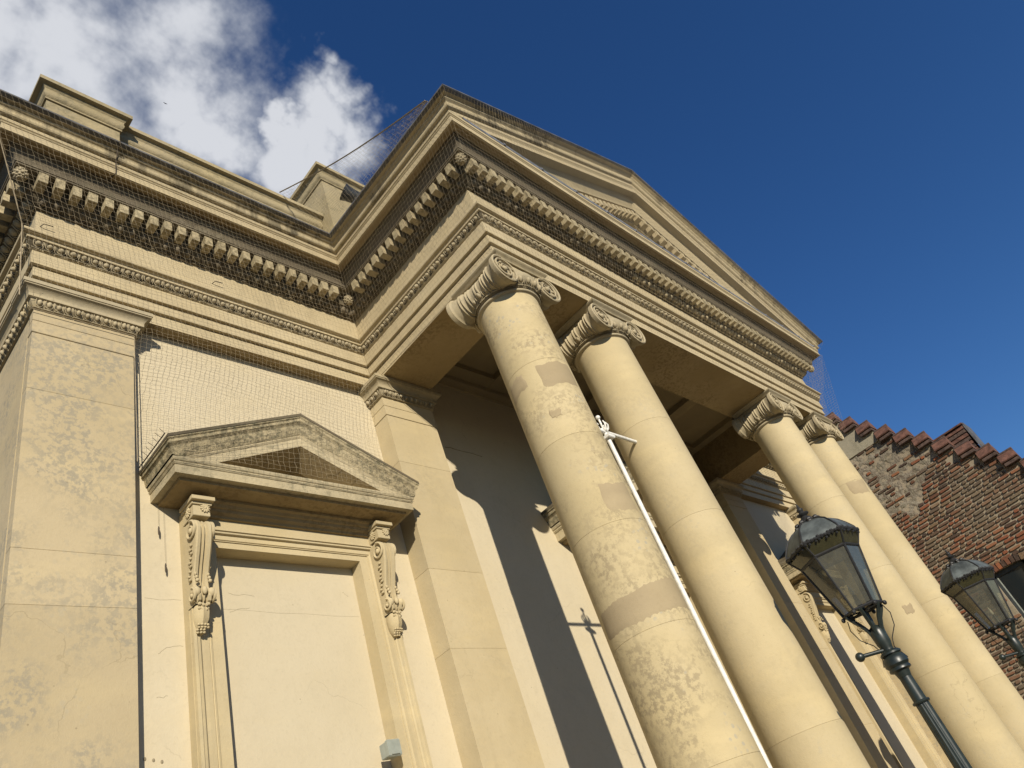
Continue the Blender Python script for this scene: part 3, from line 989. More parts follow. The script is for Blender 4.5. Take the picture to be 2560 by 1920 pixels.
    # dark lead edge on top of the raking moulding
    for sg in (-1, 1):
        MB().add([(sg * 1.326, yf - .428, -1.915), (0, yf - .428, -1.915 + sl_ * 1.326), (0, yf - .428, -1.885 + sl_ * 1.326), (sg * 1.326, yf - .428, -1.885),
                  (sg * 1.326, YW + .005, -1.885), (0, YW + .005, -1.885 + sl_ * 1.326), (sg * 1.326, YW + .005, -1.915)],
                 [(0, 1, 2, 3), (3, 2, 5, 4), (0, 3, 4, 6)]).xf(f).build('lead_edge', 'soot_shade', t)
    # consoles
    for sx in (-1, 1):
        cx = sx * .937
        hw2 = .074
        k = MB()
        # top block with mouldings
        k.box(cx - .072, cx + .072, -.10, .09, -2.447, -2.345, .004)
        k.box(cx - .085, cx + .085, -.115, .09, -2.345, -2.318, .003)
        k.box(cx - .10, cx + .10, -.15, .09, -2.318, -2.28, .003)
        # S curve: front line (y, z)
        SC = [(-.045, -2.475), (-.085, -2.485), (-.118, -2.515), (-.132, -2.560), (-.128, -2.62), (-.112, -2.69), (-.086, -2.77), (-.056, -2.85), (-.030, -2.93),
              (-.014, -3.00), (-.016, -3.05), (-.034, -3.085), (-.055, -3.11), (-.062, -3.145), (-.048, -3.185), (-.015, -3.205)]
        XS = [(-hw2, .016), (-hw2 * .80, 0), (-hw2 * .46, .002), (-hw2 * .34, .026), (-hw2 * .10, .028), (0, .004), (hw2 * .10, .028), (hw2 * .34, .026), (hw2 * .46, .002), (hw2 * .80, 0), (hw2, .016)]
        m2 = len(XS)
        vs = []
        for i, (y, z) in enumerate(SC):
            q0 = SC[max(0, i - 1)]
            q1 = SC[min(len(SC) - 1, i + 1)]
            dy, dz = q1[0] - q0[0], q1[1] - q0[1]
            l = math.hypot(dy, dz)
            ny, nz_ = -dz / l, dy / l          # inwards
            if ny < 0 and i not in (0, 1):
                pass
            for xx, dep in XS:
                vs.append((cx + xx * (1 - .18 * i / len(SC)), y - (dz / l) * dep * 1.0 * (1 if True else 0), z + (dy / l) * dep))
        k.add(vs, [(i * m2 + j, (i + 1) * m2 + j, (i + 1) * m2 + j + 1, i * m2 + j + 1) for i in range(len(SC) - 1) for j in range(m2 - 1)])
        # side cheeks
        for sd in (-1, 1):
            poly = [(cx + sd * hw2 * (1 - .18 * i / len(SC)) * .97, y + .010, z) for i, (y, z) in enumerate(SC)]
            back = [(cx + sd * hw2 * .95, .09, -3.205), (cx + sd * hw2 * .95, .09, -2.47)]
            k.add(poly + back, [tuple(range(len(poly) + 2))])
        k.xf(f)
        ko = k.build('console', 'surround', t, smooth=30)
        sw = MB()
        for sd in (-1, 1):
            xs_ = cx + sd * hw2
            sw.lathe([(.001, .012), (.055, .012), (.070, .004), (.074, -.01)], 20, (0, 0, 0), 'x')
            # big upper scroll, small lower scroll
            def place(c, r, tt):
                b = MB()
                swirl(b, lambda u, v: (xs_ + sd * .006, c[0] + u, c[1] + v), r, tt, 36, .014)
                b.ell((xs_ + sd * .004, c[0], c[1]), .020, r * .34, r * .34, 8, 6)
                sw.v += []
                sw.add(b.v, b.f)
            place((-.045, -2.575), .088, 1.6)
            place((-.010, -3.135), .060, 1.5)
            for i in range(9):
                zz_ = -2.70 - i * .036
                sw.ell((xs_ + sd * .003, -.030 + .012 * i * .6 + .012 * math.sin(i * 2.1), zz_), .010, .020 + .006 * math.sin(i * 1.7), .013, 6, 4)
            for i in range(3):
                sw.ell((cx + sd * .052, -.052 + .012 * i, -3.02 + .034 * i), .017 - .003 * i, .017, .016, 7, 5)
            sw.ell((cx + sd * .060, -.045, -3.115), .034, .030, .040, 10, 7)
        sw.ell((cx, -.058, -3.11), .022, .022, .036, 8, 6)
        keep = [v for v in sw.v]
        # drop the template discs lathed at the origin
        sw2 = MB()
        for fc in sw.f:
            pass
        idx = [i for i, v in enumerate(sw.v) if v[2] < -1]
        mp = {o: n for n, o in enumerate(idx)}
        sw2.v = [sw.v[i] for i in idx]
        sw2.f = [tuple(mp[i] for i in fc) for fc in sw.f if all(i in mp for i in fc)]
        sw2.xf(f).build('scroll_ornament', 'surround', t, smooth=50)
        # acanthus drop with berries
        lf = MB()
        lf.lathe([(.002, -.0), (.020, .010), (.046, .055), (.060, .11), (.062, .16), (.055, .215), (.04, .235)], 14, (cx, .075, -3.425), wave=lambda an: .06 * math.cos(7 * an))
        lf.xf(lambda x, y, z: (x, .085 + (y - .085) * 1.55 - (z + 3.425) * .10, z))
        for i in range(6):
            zz_ = -3.21 - i * .030
            for sd in (-1, 1):
                lf.ell((cx + sd * (.034 - .004 * i), -.030 + .012 * i, zz_), .017, .018, .015, 6, 4)
                lf.ell((cx + sd * (.014 + .002 * math.sin(i)), -.042 + .012 * i, zz_ - .012), .010, .014, .017, 6, 4)
        for i in range(4):
            for j in range(4 - i // 2):
                lf.ell((cx - .036 + j * .024 + .006 * (i % 2), .004 + .012 * i - .006 * (1.5 - abs(j - 1.5)), -3.365 - .016 * i), .012, .013, .011, 7, 5)
        lf.xf(f).build('leaf_drop', 'surround', t, smooth=50)
        # rosettes
        ro = MB()
        def flower(c, ax):
            for q_ in range(11):
                an = 2 * math.pi * q_ / 11
                b = MB().ell((0, 0, .026), .0095, .008, .020, 6, 5)
                for (x_, y_, z_) in b.v:
                    pass
                M = Matrix.Rotation(an, 4, 'Y')
                b.v = [tuple(M @ Vector(v)) for v in b.v]
                if ax == 'x':
                    b.v = [(y_, x_, z_) for x_, y_, z_ in b.v]
                b.v = [(x_ + c[0], y_ + c[1], z_ + c[2]) for x_, y_, z_ in b.v]
                ro.add(b.v, b.f)
            ro.ell(c, .013, .013, .013, 7, 5)
        flower((cx + .03, -.108, -2.372), 'y')
        flower((cx - .080, -.02, -2.385), 'x')
        flower((cx + .080, -.02, -2.385), 'x')
        ro.xf(f).build('rosette', 'surround', t, smooth=50)
    return t
aedicule(AED[0], 'blind_window')
aedicule(AED[1], 'doorway')
aedicule(AED[2], 'blind_window')

# attic ----------------------------------------------------------------------
def attic_cap(mb, path, zt, hgt=.33, p=.11, cap=True):
    hs = hgt / .42
    z0 = zt - hgt
    mb.sweep(path, [(0, z0), (.020, z0), (.020, z0 + .03 * hs), (.004, z0 + .045 * hs), (.020, z0 + .06 * hs), (.036, z0 + .09 * hs), (.042, z0 + .13 * hs), (.034, z0 + .18 * hs),
                    (.038, z0 + .22 * hs), (.055, z0 + .25 * hs), (.058, z0 + .275 * hs), (p, z0 + .285 * hs), (p, zt - .04), (p - .02, zt - .035), (-.02, zt + .02)], cap=cap)
def attic(name, x0, x1, yf, yb, zt):
    t = empty(name, ((x0 + x1) / 2, yf, 1.6), B)
    MB().box(x0, x1, yf, yb, 1.60, zt - .31).build('pier', 'attic', t)
    c = MB()
    attic_cap(c, [(x0, yb), (x0, yf), (x1, yf), (x1, yb)], zt)
    c.add([(x0, yf, zt + .0195), (x1, yf, zt + .0195), (x1, yb, zt + .0195), (x0, yb, zt + .0195)], [(0, 1, 2, 3)])
    c.build('coping', 'attic', t, smooth=25)
    MB().box(x0 + .12, x1 - .10, yf + .08, yb, zt + .01, zt + .11, .01).build('top_slab', 'attic', t)
    return t
attic('attic_block', -3.775, -2.995, -.10, .9, 3.165)
attic('attic_block', -.11, 1.25, -.20, 1.2, 4.16)
pw = MB()
pw.box(-2.99, -.12, .05, .5, 1.6, 2.88)
attic_cap(pw, [(-2.99, .05), (-.12, .05)], 3.19, .33)
pw.add([(-2.99, .05, 3.21), (-.12, .05, 3.21), (-.12, .6, 3.21), (-2.99, .6, 3.21)], [(0, 1, 2, 3)])
pw.build('parapet', 'attic', B, smooth=25)

# ------------------------------------------------------------------ brick house
XB = 12.9
H = empty('brick_house', (XB, -2.2, -ZG))
tag(H, 'old red brick house with a crow-stepped gable capped in clay tiles', 'house')
CP = [(-1.746, 1.629), (-2.008, 1.291), (-2.266, .977), (-2.549, .640), (-2.830, .315), (-3.099, .020), (-3.361, -.316), (-3.671, -.650), (-3.947, -.939), (-4.212, -1.243)]
dy_, dz_ = (CP[-1][0] - CP[0][0]) / 9, (CP[-1][1] - CP[0][1]) / 9
steps = [(CP[0][0] - dy_ * k, CP[0][1] - dz_ * k) for k in (3, 2, 1)] + CP + [(CP[-1][0] + dy_ * k, CP[-1][1] + dz_ * k) for k in (1, 2, 3, 4)]
def gable_top(y):
    for (ye, z) in reversed(steps):
        if y < ye:
            continue
    zt = -9
    for (ye, z) in steps:
        if y >= ye - .0 and z > zt:
            zt = max(zt, z) if y >= ye else zt
    return zt
def gtop(y):
    best = steps[-1][1]
    for (ye, z) in steps:
        if ye <= y:
            best = max(best, z)
    return best
gw = MB()
prev = 2.0
for (ye, z) in steps:
    gw.box(XB + .012, XB + .35, ye + .02, prev, -ZG, z - .20)
    prev = ye + .02
WY0, WY1, WZ0, WZ1 = -3.06, -2.36, -4.75, -3.16
# cut the window out: rebuild the slab columns that cross it
gw = MB()
edges = sorted({2.0} | {ye + .02 for ye, z in steps} | {WY0, WY1})
for a, b in zip(edges, edges[1:]):
    mid = (a + b) / 2
    zt = gtop(mid - .02) - .20
    if WY0 < mid < WY1:
        gw.box(XB + .014, XB + .13, a, b, -ZG, WZ0)
        gw.box(XB + .014, XB + .13, a, b, WZ1 + .02, zt)
    else:
        gw.box(XB + .014, XB + .13, a, b, -ZG, zt)
gw.build('gable_wall', 'mortar', H)
# bricks
variants = []
for k in range(6):
    b = MB().box(-.5, .5, -.5, .5, -.5, .5)
    jit = random.Random(100 + k)
    b = MB()
    n_ = 4
    ring = []
    pts = [(-.5, -.36), (-.42, -.5), (.40, -.5), (.5, -.34), (.5, .36), (.42, .5), (-.40, .5), (-.5, .34)]
    pts = [(u + jit.uniform(-.03, .03), v + jit.uniform(-.08, .08)) for u, v in pts]
    fr = [(-.5, u * .94, v * .90) for u, v in pts]
    md = [(-.34, u, v) for u, v in pts]
    bk = [(.5, u, v) for u, v in pts]
    b.v = fr + md + bk
    b.f = [tuple(reversed(range(8)))] + [(i, (i + 1) % 8, 8 + (i + 1) % 8, 8 + i) for i in range(8)] + [(8 + i, 8 + (i + 1) % 8, 16 + (i + 1) % 8, 16 + i) for i in range(8)]
    variants.append(b)
COURSE = .083
br = []
z = -6.7
row = 0
while z < 2.3:
    y = 1.2 + (.06 if row % 2 else 0)
    while y > -5.6:
        L = (.255 if rnd.random() < .55 else .135) * rnd.uniform(.86, 1.1)
        yc = y - L / 2
        zc = z + COURSE / 2 + .012 * math.sin(y * 1.7 + row * .13) + rnd.uniform(-.006, .006)
        if zc + .04 < gtop(yc - L / 2 - .02) - .20 and not (WY0 - .05 < yc < WY1 + .05 and WZ0 - .0 < zc < WZ1 + .13 ) \
           and not (zc > .44 + (yc + 1.46) * .16 and yc > -2.24 and zc > .43):
            rub = (yc > -3.0 and zc > -.75 - (yc + 2.2) * .5 - .3 + .25 * math.sin(yc * 5 + zc * 3))
            if not (rub and rnd.random() < .72):
                br.append((yc, zc, L - rnd.uniform(.026, .044), COURSE - rnd.uniform(.024, .038), rub))
        y -= L
    z += COURSE
    row += 1
MW = cam.matrix_world.inverted()
def to_px(p):
    q_ = MW @ W(*p)
    if q_.z > -.1:
        return None
    f_ = cam_d.lens / 36.0
    return (.5 + f_ * q_.x / -q_.z, .5 - f_ * q_.y / -q_.z * (4 / 3))
def seen(p, mg=.02):
    t = to_px(p)
    return t is not None and -mg < t[0] < 1 + mg and -mg < t[1] < 1 + mg
# bricks hidden by the portico (left of the right-hand column) need not be single pieces
def open_view(p):
    t = to_px(p)
    if t is None or not (0 <= t[0] <= 1 and 0 <= t[1] <= 1):
        return False
    px, py = t[0] * 2560, t[1] * 1920
    return px > 2115 + (py - 1138) * .709 + 6
vis = [b for b in br if open_view((XB, b[0], b[1])) and not b[4]]
vis.sort(key=lambda b: -(b[2] * b[3]) / ((XB - CAMP[0]) ** 2 + (b[0] - CAMP[1]) ** 2 + (b[1] - CAMP[2]) ** 2))
single = set(id(b) for b in vis[:300])
vm = [v.mesh('brick', 'brick') for v in variants]
BS = MB()
for b in br:
    yc, zc, L, hh, rub = b
    dep = .05
    xo = XB + .037 - dep / 2 - rnd.uniform(.003, .010) + (.006 if rub else 0)
    k = rnd.randrange(6)
    tw = rnd.uniform(-.03, .03)
    if id(b) in single:
        o = put('brick', vm[k], (xo, yc, zc), H, (tw, 0, rnd.uniform(-.02, .02)))
        o.scale = (dep, L, hh)
    else:
        if not seen((XB, yc, zc), .25):
            continue
        ct, sn = math.cos(tw), math.sin(tw)
        BS.add([(xo + x * dep, yc + (y * L * ct - z_ * hh * sn), zc + (y * L * sn + z_ * hh * ct)) for x, y, z_ in variants[k].v], variants[k].f)
bso = BS.build('brickwork', 'brickstuff', H)
bso['kind'] = 'stuff'
# rubbly upper zone and the cement render patch
from mathutils import noise as mnoise
def blobby(u, v):
    y = -.9 - 2.5 * u
    z_ = -1.75 + 2.95 * v
    n_ = mnoise.fractal(Vector((3.0, y * 9, z_ * 9)), .8, 2.1, 5)
    return (XB + .011 - .014 * n_, y, z_)
RBM = MB()
Nu, Nv = 170, 170
def rin(y, z_):
    e = -.75 - (y + 2.2) * .5 - .3 + .25 * math.sin(y * 5 + z_ * 3)
    return z_ > e - .18 + .10 * math.sin(y * 23 + z_ * 9) and z_ < gtop(y - .02) - .21 and y > -3.25 + .10 * math.sin(z_ * 14)
for i in range(Nu):
    for j in range(Nv):
        c = blobby((i + .5) / Nu, (j + .5) / Nv)
        if rin(c[1], c[2]) and not (c[2] > .50 and c[1] > -2.2):
            RBM.add([blobby(i / Nu, j / Nv), blobby((i + 1) / Nu, j / Nv), blobby((i + 1) / Nu, (j + 1) / Nv), blobby(i / Nu, (j + 1) / Nv)], [(0, 1, 2, 3)])
RBM.build('rubble_facing', 'cem', H)
rp = MB()
for a, b in zip(edges, edges[1:]):
    if a < -2.30 or a > 1.2:
        continue
    zt = gtop((a + b) / 2 - .02) - .215
    z0 = .42 + (a + 2.2) * .02
    if zt > z0:
        rp.box(XB - .024, XB + .02, a, b, z0, zt, .004)
rp.build('cement_render', 'render', H)
# coping tiles: each step has a saddleback tile over a brick on edge
tl = MB()
tl.v = []
tl.prism([(-.135, -.215), (-.148, -.195), (-.045, -.035), (.0, 0), (.05, -.01), (.23, -.07), (.40, -.215)], 'y', -.165, .165)
tlm = tl.mesh('coping_tile', 'tile')
tr = MB().prism([(-.050, -.040), (-.060, -.022), (-.012, .018), (.04, .012), (.05, -.02)], 'y', -.168, .168)
trm = tr.mesh('ridge_tile', 'tiledark')
ub = MB().box(-.118, .2, -.150, .150, -.29, -.222, .008).mesh('coping_brick', 'tiledark')
for i, (ye, z_) in enumerate(steps):
    yy = ye + .145
    put('coping_tile', tlm, (XB, yy, z_), H, (rnd.uniform(-.02, .02), rnd.uniform(-.03, .03), rnd.uniform(-.02, .02)))
    put('ridge_tile', trm, (XB + .02, yy, z_ + .004), H, (rnd.uniform(-.02, .02), 0, 0))
    put('coping_brick', ub, (XB, yy - .01, z_ - .012), H, (rnd.uniform(-.02, .02), 0, 0))
# chimney
chm = empty('chimney', (13.5, -3.42, -1.6), H)
for k in range(9):
    ov = .0 if k < 5 else .018 * (k - 4)
    MB().box(13.32 - ov, 13.9, -3.72 - ov * .5, -3.12 + ov * .5, -1.0 + k * .09, -1.0 + k * .09 + .076, .006).build('brick_course', 'tiledark' if k % 2 else 'tile', chm)
MB().box(13.34, 13.88, -3.70, -3.14, -1.8, -.14).build('core', 'mortar', chm)
MB().prism([(13.20, -.19), (13.19, -.16), (13.5, -.09), (13.92, -.16), (13.92, -.19)], 'y', -3.79, -3.06).build('cap_tile', 'tile', chm)
MB().box(13.3, 13.95, -3.815, -3.772, -1.2, -.15).build('lead_apron', 'lead', chm)
# roof behind the gable
rf = MB()
rf.add([(XB + .3, steps[0][0], steps[0][1] - .5), (XB + 8, steps[0][0], steps[0][1] - .5), (XB + 8, steps[-1][0], steps[-1][1] - .5), (XB + .3, steps[-1][0], steps[-1][1] - .5)], [(0, 1, 2, 3)])
rf.build('roof', 'tile', H)
# window
wn = empty('window', (XB + .1, (WY0 + WY1) / 2, WZ0), H)
MB().box(XB + .20, XB + .26, WY0, WY1, WZ0, WZ1 + .02).build('back_board', 'frame', wn)
for (a, b, c, d) in ((WY0, WY1, WZ1 - .07, WZ1 + .02), (WY0, WY1, WZ0, WZ0 + .07), (WY0, WY0 + .06, WZ0, WZ1), (WY1 - .06, WY1, WZ0, WZ1)):
    MB().box(XB + .10, XB + .17, a, b, c, d, .004).build('frame_bar', 'frame', wn)
MB().box(XB + .118, XB + .128, WY0 + .06, WY1 - .06, WZ0 + .07, WZ1 - .07).build('pane', 'winglass', wn)
MB().box(XB + .106, XB + .112, WY1 - .085, WY1 - .062, WZ0 + .07, WZ1 - .07).build('bead', 'greybox', wn)
vb = MB().box(-.05, .03, -.036, .036, -.065, .065, .008).mesh('arch_brick', 'brick')
for k in range(9):
    t = (k - 4) / 4
    put('arch_brick', vb, (XB + .012, (WY0 + WY1) / 2 + t * .36, WZ1 + .085 - .035 * t * t), H, (-t * .16, 0, 0))

# ------------------------------------------------------------------ lamp posts
def lamp(x, y, zb, k, label):
    """zb: level of the lantern's foot; k: scale"""
    t = empty('lamp_post', (x, y, -ZG))
    tag(t, label, 'lamp post', 'iron lamp posts with hexagonal lanterns before the portico')
    L = lambda q: (x, y, zb + q * k)
    rot = math.atan2(CAMP[1] - y, CAMP[0] - x) + math.pi / 6 + .14
    hexa = lambda r, z_, j: (x + k * r * math.cos(rot + j * math.pi / 3), y + k * r * math.sin(rot + j * math.pi / 3), zb + z_ * k)
    R0, R1, R2 = .205, .325, .415
    Z1, Z2 = .60, .745
    # glass panes
    for j in range(6):
        a, b = hexa(R0, .02, j), hexa(R0, .02, j + 1)
        c, d = hexa(R1, Z1, j + 1), hexa(R1, Z1, j)
        MB().add([a, b, c, d], [(0, 1, 2, 3)]).build('glass_pane', 'pane', t)
        a, b = hexa(R1 + .01, Z1 + .015, j), hexa(R1 + .01, Z1 + .015, j + 1)
        c, d = hexa(R2, Z2, j + 1), hexa(R2, Z2, j)
        MB().add([a, b, c, d], [(0, 1, 2, 3)]).build('rim_pane', 'rimpane', t)
        # corner bars
        MB().tube([hexa(R0, .0, j), hexa(R1, Z1, j)], .013 * k, 6).build('corner_bar', 'darkiron', t)
        MB().tube([hexa(R1, Z1, j), hexa(R2, Z2, j)], .011 * k, 6).build('corner_bar', 'darkiron', t)
        # hoops
        MB().tube([hexa(R0, .0, j), hexa(R0, .0, j + 1)], .016 * k, 6).build('bottom_rail', 'darkiron', t)
        MB().tube([hexa(R1, Z1, j), hexa(R1, Z1, j + 1)], .016 * k, 6).build('top_rail', 'darkiron', t)
        e_ = MB().tube([hexa(R2, Z2, j), hexa(R2, Z2, j + 1)], .014 * k, 6)
        for q_ in range(11):      # leaf cresting
            u = (q_ + .5) / 11
            p0, p1 = Vector(hexa(R2, Z2, j)), Vector(hexa(R2, Z2, j + 1))
            c = p0.lerp(p1, u)
            e_.ell((c.x, c.y, c.z + .008 * k + .008 * k * math.sin(q_ * 1.9)), .021 * k, .021 * k, .017 * k, 6, 4)
            e_.ell((c.x, c.y, c.z - .020 * k * (1 + .7 * math.sin(q_ * 2.3))), .013 * k, .013 * k, .016 * k, 5, 4)
        e_.build('cresting', 'darkiron', t)
        # domed roof panel
        DP = [(R2 - .012, Z2 + .01), (.392, .80), (.345, .87), (.29, .935), (.215, .985), (.13, 1.02), (.09, 1.035)]
        vs = []
        for r_2, z2 in DP:
            vs += [hexa(r_2, z2, j), hexa(r_2, z2, j + .5), hexa(r_2, z2, j + 1)]
            px_, py_, pz_ = vs[-2]
            ff = .90
            vs[-2] = (x + (px_ - x) * ff, y + (py_ - y) * ff, pz_)
        MB().add(vs, [(i * 3 + q_, i * 3 + q_ + 1, i * 3 + q_ + 4, i * 3 + q_ + 3) for i in range(len(DP) - 1) for q_ in range(2)]).build('roof_panel', 'zinc', t, smooth=60)
        MB().tube([hexa(r_2 + .004, z2, j) for r_2, z2 in DP], .010 * k, 5).build('roof_rib', 'darkiron', t)
        MB().ell(hexa(R0 + .02, -.02, j), .022 * k, .022 * k, .024 * k, 8, 6).build('foot_ball', 'darkiron', t)
    # finial with leaf collar
    fn = MB()
    fn.lathe([(.001, 1.0), (.12, 1.02), (.125, 1.04), (.09, 1.055), (.06, 1.09), (.035, 1.115), (.045, 1.125), (.068, 1.14), (.070, 1.15), (.04, 1.16), (.026, 1.18), (.038, 1.20), (.036, 1.21), (.018, 1.225), (.006, 1.275), (.001, 1.29)], 16, (0, 0, 0))
    for q_ in range(9):
        a = 2 * math.pi * q_ / 9
        for (r_2, z2, s2) in ((.125, 1.035, .034), (.145, 1.005, .030)):
            fn.ell((r_2 * math.cos(a + s2 * 6), r_2 * math.sin(a + s2 * 6), z2), s2, s2, s2 * .9, 6, 4)
    fn.xf(lambda a, b, c: (x + a * k, y + b * k, zb + c * k)).build('finial', 'darkiron', t, smooth=50)
    # burner
    bn = MB()
    bn.lathe([(.03, .0), (.028, .10), (.02, .12), (.02, .16), (.001, .165)], 10, (0, 0, 0))
    bn.xf(lambda a, b, c: (x + a * k, y + b * k, zb + c * k)).build('burner', 'iron', t, smooth=40)
    bl = MB()
    bl.lathe([(.018, .165), (.024, .19), (.018, .235), (.006, .27), (.001, .30)], 10, (0, 0, 0))
    bl.xf(lambda a, b, c: (x + a * k, y + b * k, zb + c * k)).build('candle_lamp', 'bulb', t, smooth=60)
    # floor web and cradle arms
    for j in range(6):
        MB().tube([hexa(R0, .0, j), hexa(.02, -.01, j)], .008 * k, 5).build('floor_bar', 'darkiron', t)
    for j in range(6):
        a = rot + .3 + j * math.pi / 3
        pts = []
        for (r_2, z2) in ((.20, -.01), (.17, -.06), (.115, -.13), (.075, -.21), (.055, -.30), (.052, -.36)):
            pts.append((x + k * r_2 * math.cos(a), y + k * r_2 * math.sin(a), zb + k * z2))
        MB().tube(pts, .019 * k, 6).build('cradle_arm', 'iron', t, smooth=50)
    for j in range(2):
        a = rot + 1.2 + j * 2.6
        pts = [(x + k * r_2 * math.cos(a), y + k * r_2 * math.sin(a), zb + k * z2) for (r_2, z2) in ((.20, -.03), (.225, -.12), (.19, -.24), (.10, -.34), (.07, -.42), (.13, -.55))]
        MB().tube(pts, .005 * k, 5).build('cable', 'darkiron', t)
    # post
    ps = MB()
    ps.lathe([(.02, -.02), (.022, -.17), (.062, -.20), (.078, -.24), (.072, -.36), (.055, -.41), (.055, -.43), (.09, -.445), (.105, -.46), (.105, -.475), (.085, -.485), (.098, -.50), (.118, -.53), (.118, -.575), (.10, -.60),
              (.108, -.612), (.108, -.63), (.075, -.645), (.062, -.70)], 24, (0, 0, 0))
    ps.xf(lambda a, b, c: (x + a * k, y + b * k, zb + c * k)).build('post_head', 'iron', t, smooth=35)
    sh_ = MB()
    H_ = (zb + ZG) / k
    sh_.lathe([(.058, -.69), (.062, -.93)], 40, (0, 0, 0), wave=lambda a: .055 * math.cos(20 * a) * .5)
    sh_.lathe([(.062, -.95), (.080, -H_ + 1.0)], 48, (0, 0, 0), wave=lambda a: .06 * math.cos(12 * a))
    sh_.lathe([(.16, -H_ + 1.0), (.17, -H_ + .9), (.14, -H_ + .85), (.20, -H_ + .1), (.24, -H_ + .08), (.24, -H_)], 12, (0, 0, 0))
    sh_.xf(lambda a, b, c: (x + a * k, y + b * k, zb + c * k)).build('fluted_shaft', 'iron', t, smooth=60)
    rg = MB().lathe([(.060, -.925), (.080, -.93), (.086, -.942), (.080, -.955), (.060, -.96)], 24, (0, 0, 0))
    rg.xf(lambda a, b, c: (x + a * k, y + b * k, zb + c * k)).build('ring', 'iron', t, smooth=50)
    # ladder bar across the view
    dx_, dy2 = .65, -.70
    lb = MB()
    lb.tube([(x, y, zb - .42 * k), (x - .29 * k * dx_, y - .29 * k * dy2, zb - .40 * k)], .020 * k, 8)
    lb.ell((x - .31 * k * dx_, y - .31 * k * dy2, zb - .40 * k), .046 * k, .046 * k, .046 * k, 12, 8)
    lb.ell((x, y, zb - .42 * k), .045 * k, .045 * k, .045 * k, 10, 8)
    lb.build('ladder_bar', 'iron', t, smooth=50)
    return t
lamp(1.986, -3.094, -4.692, .85, 'nearer dark iron lamp post with glazed lantern, in front of the third column')
lamp(7.01, -3.03, -4.685, .89, 'farther iron lamp post with lantern against the brick house, at the right edge')

# ------------------------------------------------------------------ flagpole
fp = empty('flagpole', (1.205, -2.0, -ZG))
tag(fp, 'slim white flagpole standing between the two left columns', 'flagpole')
MB().tube([(1.205, -2.0, -ZG + .44), (1.20, -2.0, -2.12)], .024, 12).build('pole', 'white', fp, smooth=50)
q = MB()
q.tube([(1.20, -2.0, -2.13), (1.198, -2.0, -1.93)], .012, 8)
q.ell((1.197, -2.0, -1.90), .027, .027, .027, 12, 8)
q.build('truck_ball', 'white', fp, smooth=60)
q = MB()
for a in (0.2, 1.5, 2.9, 4.3, 5.5):
    ca, sa = math.cos(a), math.sin(a)
    q.tube([(1.20 + r_ * ca, -2.0 + r_ * sa, z_) for r_, z_ in ((.02, -2.10), (.05, -2.07), (.065, -2.02), (.05, -1.98), (.04, -1.99), (.045, -2.0))], [.010, .011, .009, .006, .005, .003], 6)
    q.ell((1.20 + .028 * ca, -2.0 + .028 * sa, -2.075), .02, .02, .028, 8, 6)
q.build('scrolls', 'white', fp, smooth=60)
MB().tube([(.74, -2.0, -2.10), (1.765, -2.0, -2.10)], .021, 10).build('cross_bar', 'white', fp, smooth=50)
q = MB()
q.box(1.15, 1.26, -2.055, -1.945, -2.20, -2.155, .008)
q.build('pole_clamp', 'white', fp)

# ------------------------------------------------------------------ small fixtures
def jbox():
    t = empty('junction_box', (-.815, .07, -4.46))
    tag(t, 'small grey junction box fixed to the right jamb of the blind window', 'junction box')
    MB().box(-.868, -.752, .012, .099, -4.475, -4.355, .006).build('housing', 'greybox', t)
    MB().box(-.876, -.744, -.018, .012, -4.483, -4.347, .010).build('cover', 'greybox', t)
    MB().box(-.85, -.77, -.026, -.016, -4.470, -4.456, .002).build('latch', 'greybox', t)
    return t
j = jbox()
# the box sits on the inner edge of the jamb
fl_ = empty('floodlight', (-.2, -.62, 2.3))
tag(fl_, 'dark bell-shaped floodlight on the roof beside the attic block', 'floodlight')
q = MB()
q.lathe([(.001, .34), (.07, .33), (.095, .28), (.10, .16), (.11, .08), (.13, .0), (.122, .0), (.09, .08), (.08, .2), (.001, .21)], 20, (0, 0, 0))
Mx = Matrix.Translation((-.14, -.60, 3.02)) @ Matrix.Rotation(rad(118), 4, 'Y') @ Matrix.Rotation(rad(14), 4, 'X')
q.xf(lambda a, b, c: tuple(Mx @ Vector((a, b, c)))).build('housing', 'floodmetal', fl_, smooth=45)
MB().tube([(.06, -.60, 2.92), (.10, -.58, 2.4), (.12, -.55, 1.6)], .030, 8).build('arm', 'blue_grey', fl_, smooth=50)

def spikes():
    t = empty('bird_spike_strip', (XW - 1.2, -.2, -1.9))
    tag(t, 'row of short dark bird spikes along the left edge of the near window pediment', 'bird spikes')
    MB().tube([(XW - 1.335, -.36, -1.865), (XW - 1.335, .15, -1.865)], .006, 4).build('base_strip', 'rope', t)
    for i in range(8):
        y = -.36 + i * .066
        MB().tube([(XW - 1.335, y, -1.865), (XW - 1.385 - .01 * (i % 2), y - .012, -1.835)], .0025, 4).build('spike', 'rope', t)
    return t
spikes()
def plumb(x, z0, z1, lab):
    t = empty('net_weight', (x, .12, z1))
    tag(t, lab, 'weight', 'lead weights hanging from the net')
    MB().tube([(x, .14, z0), (x, .14, z1 + .10)], .0009, 4).build('cord', 'rope', t)
    MB().lathe([(.001, 0), (.006, .010), (.0075, .025), (.0075, .065), (.003, .085), (.001, .09)], 8, (x, .14, z1)).build('bob', 'rope', t, smooth=50)
plumb(-2.590, -2.22, -2.52, 'upper of two small lead weights hanging beside the near blind window')
plumb(-2.545, -2.25, -2.86, 'lower of two small lead weights hanging beside the near blind window')
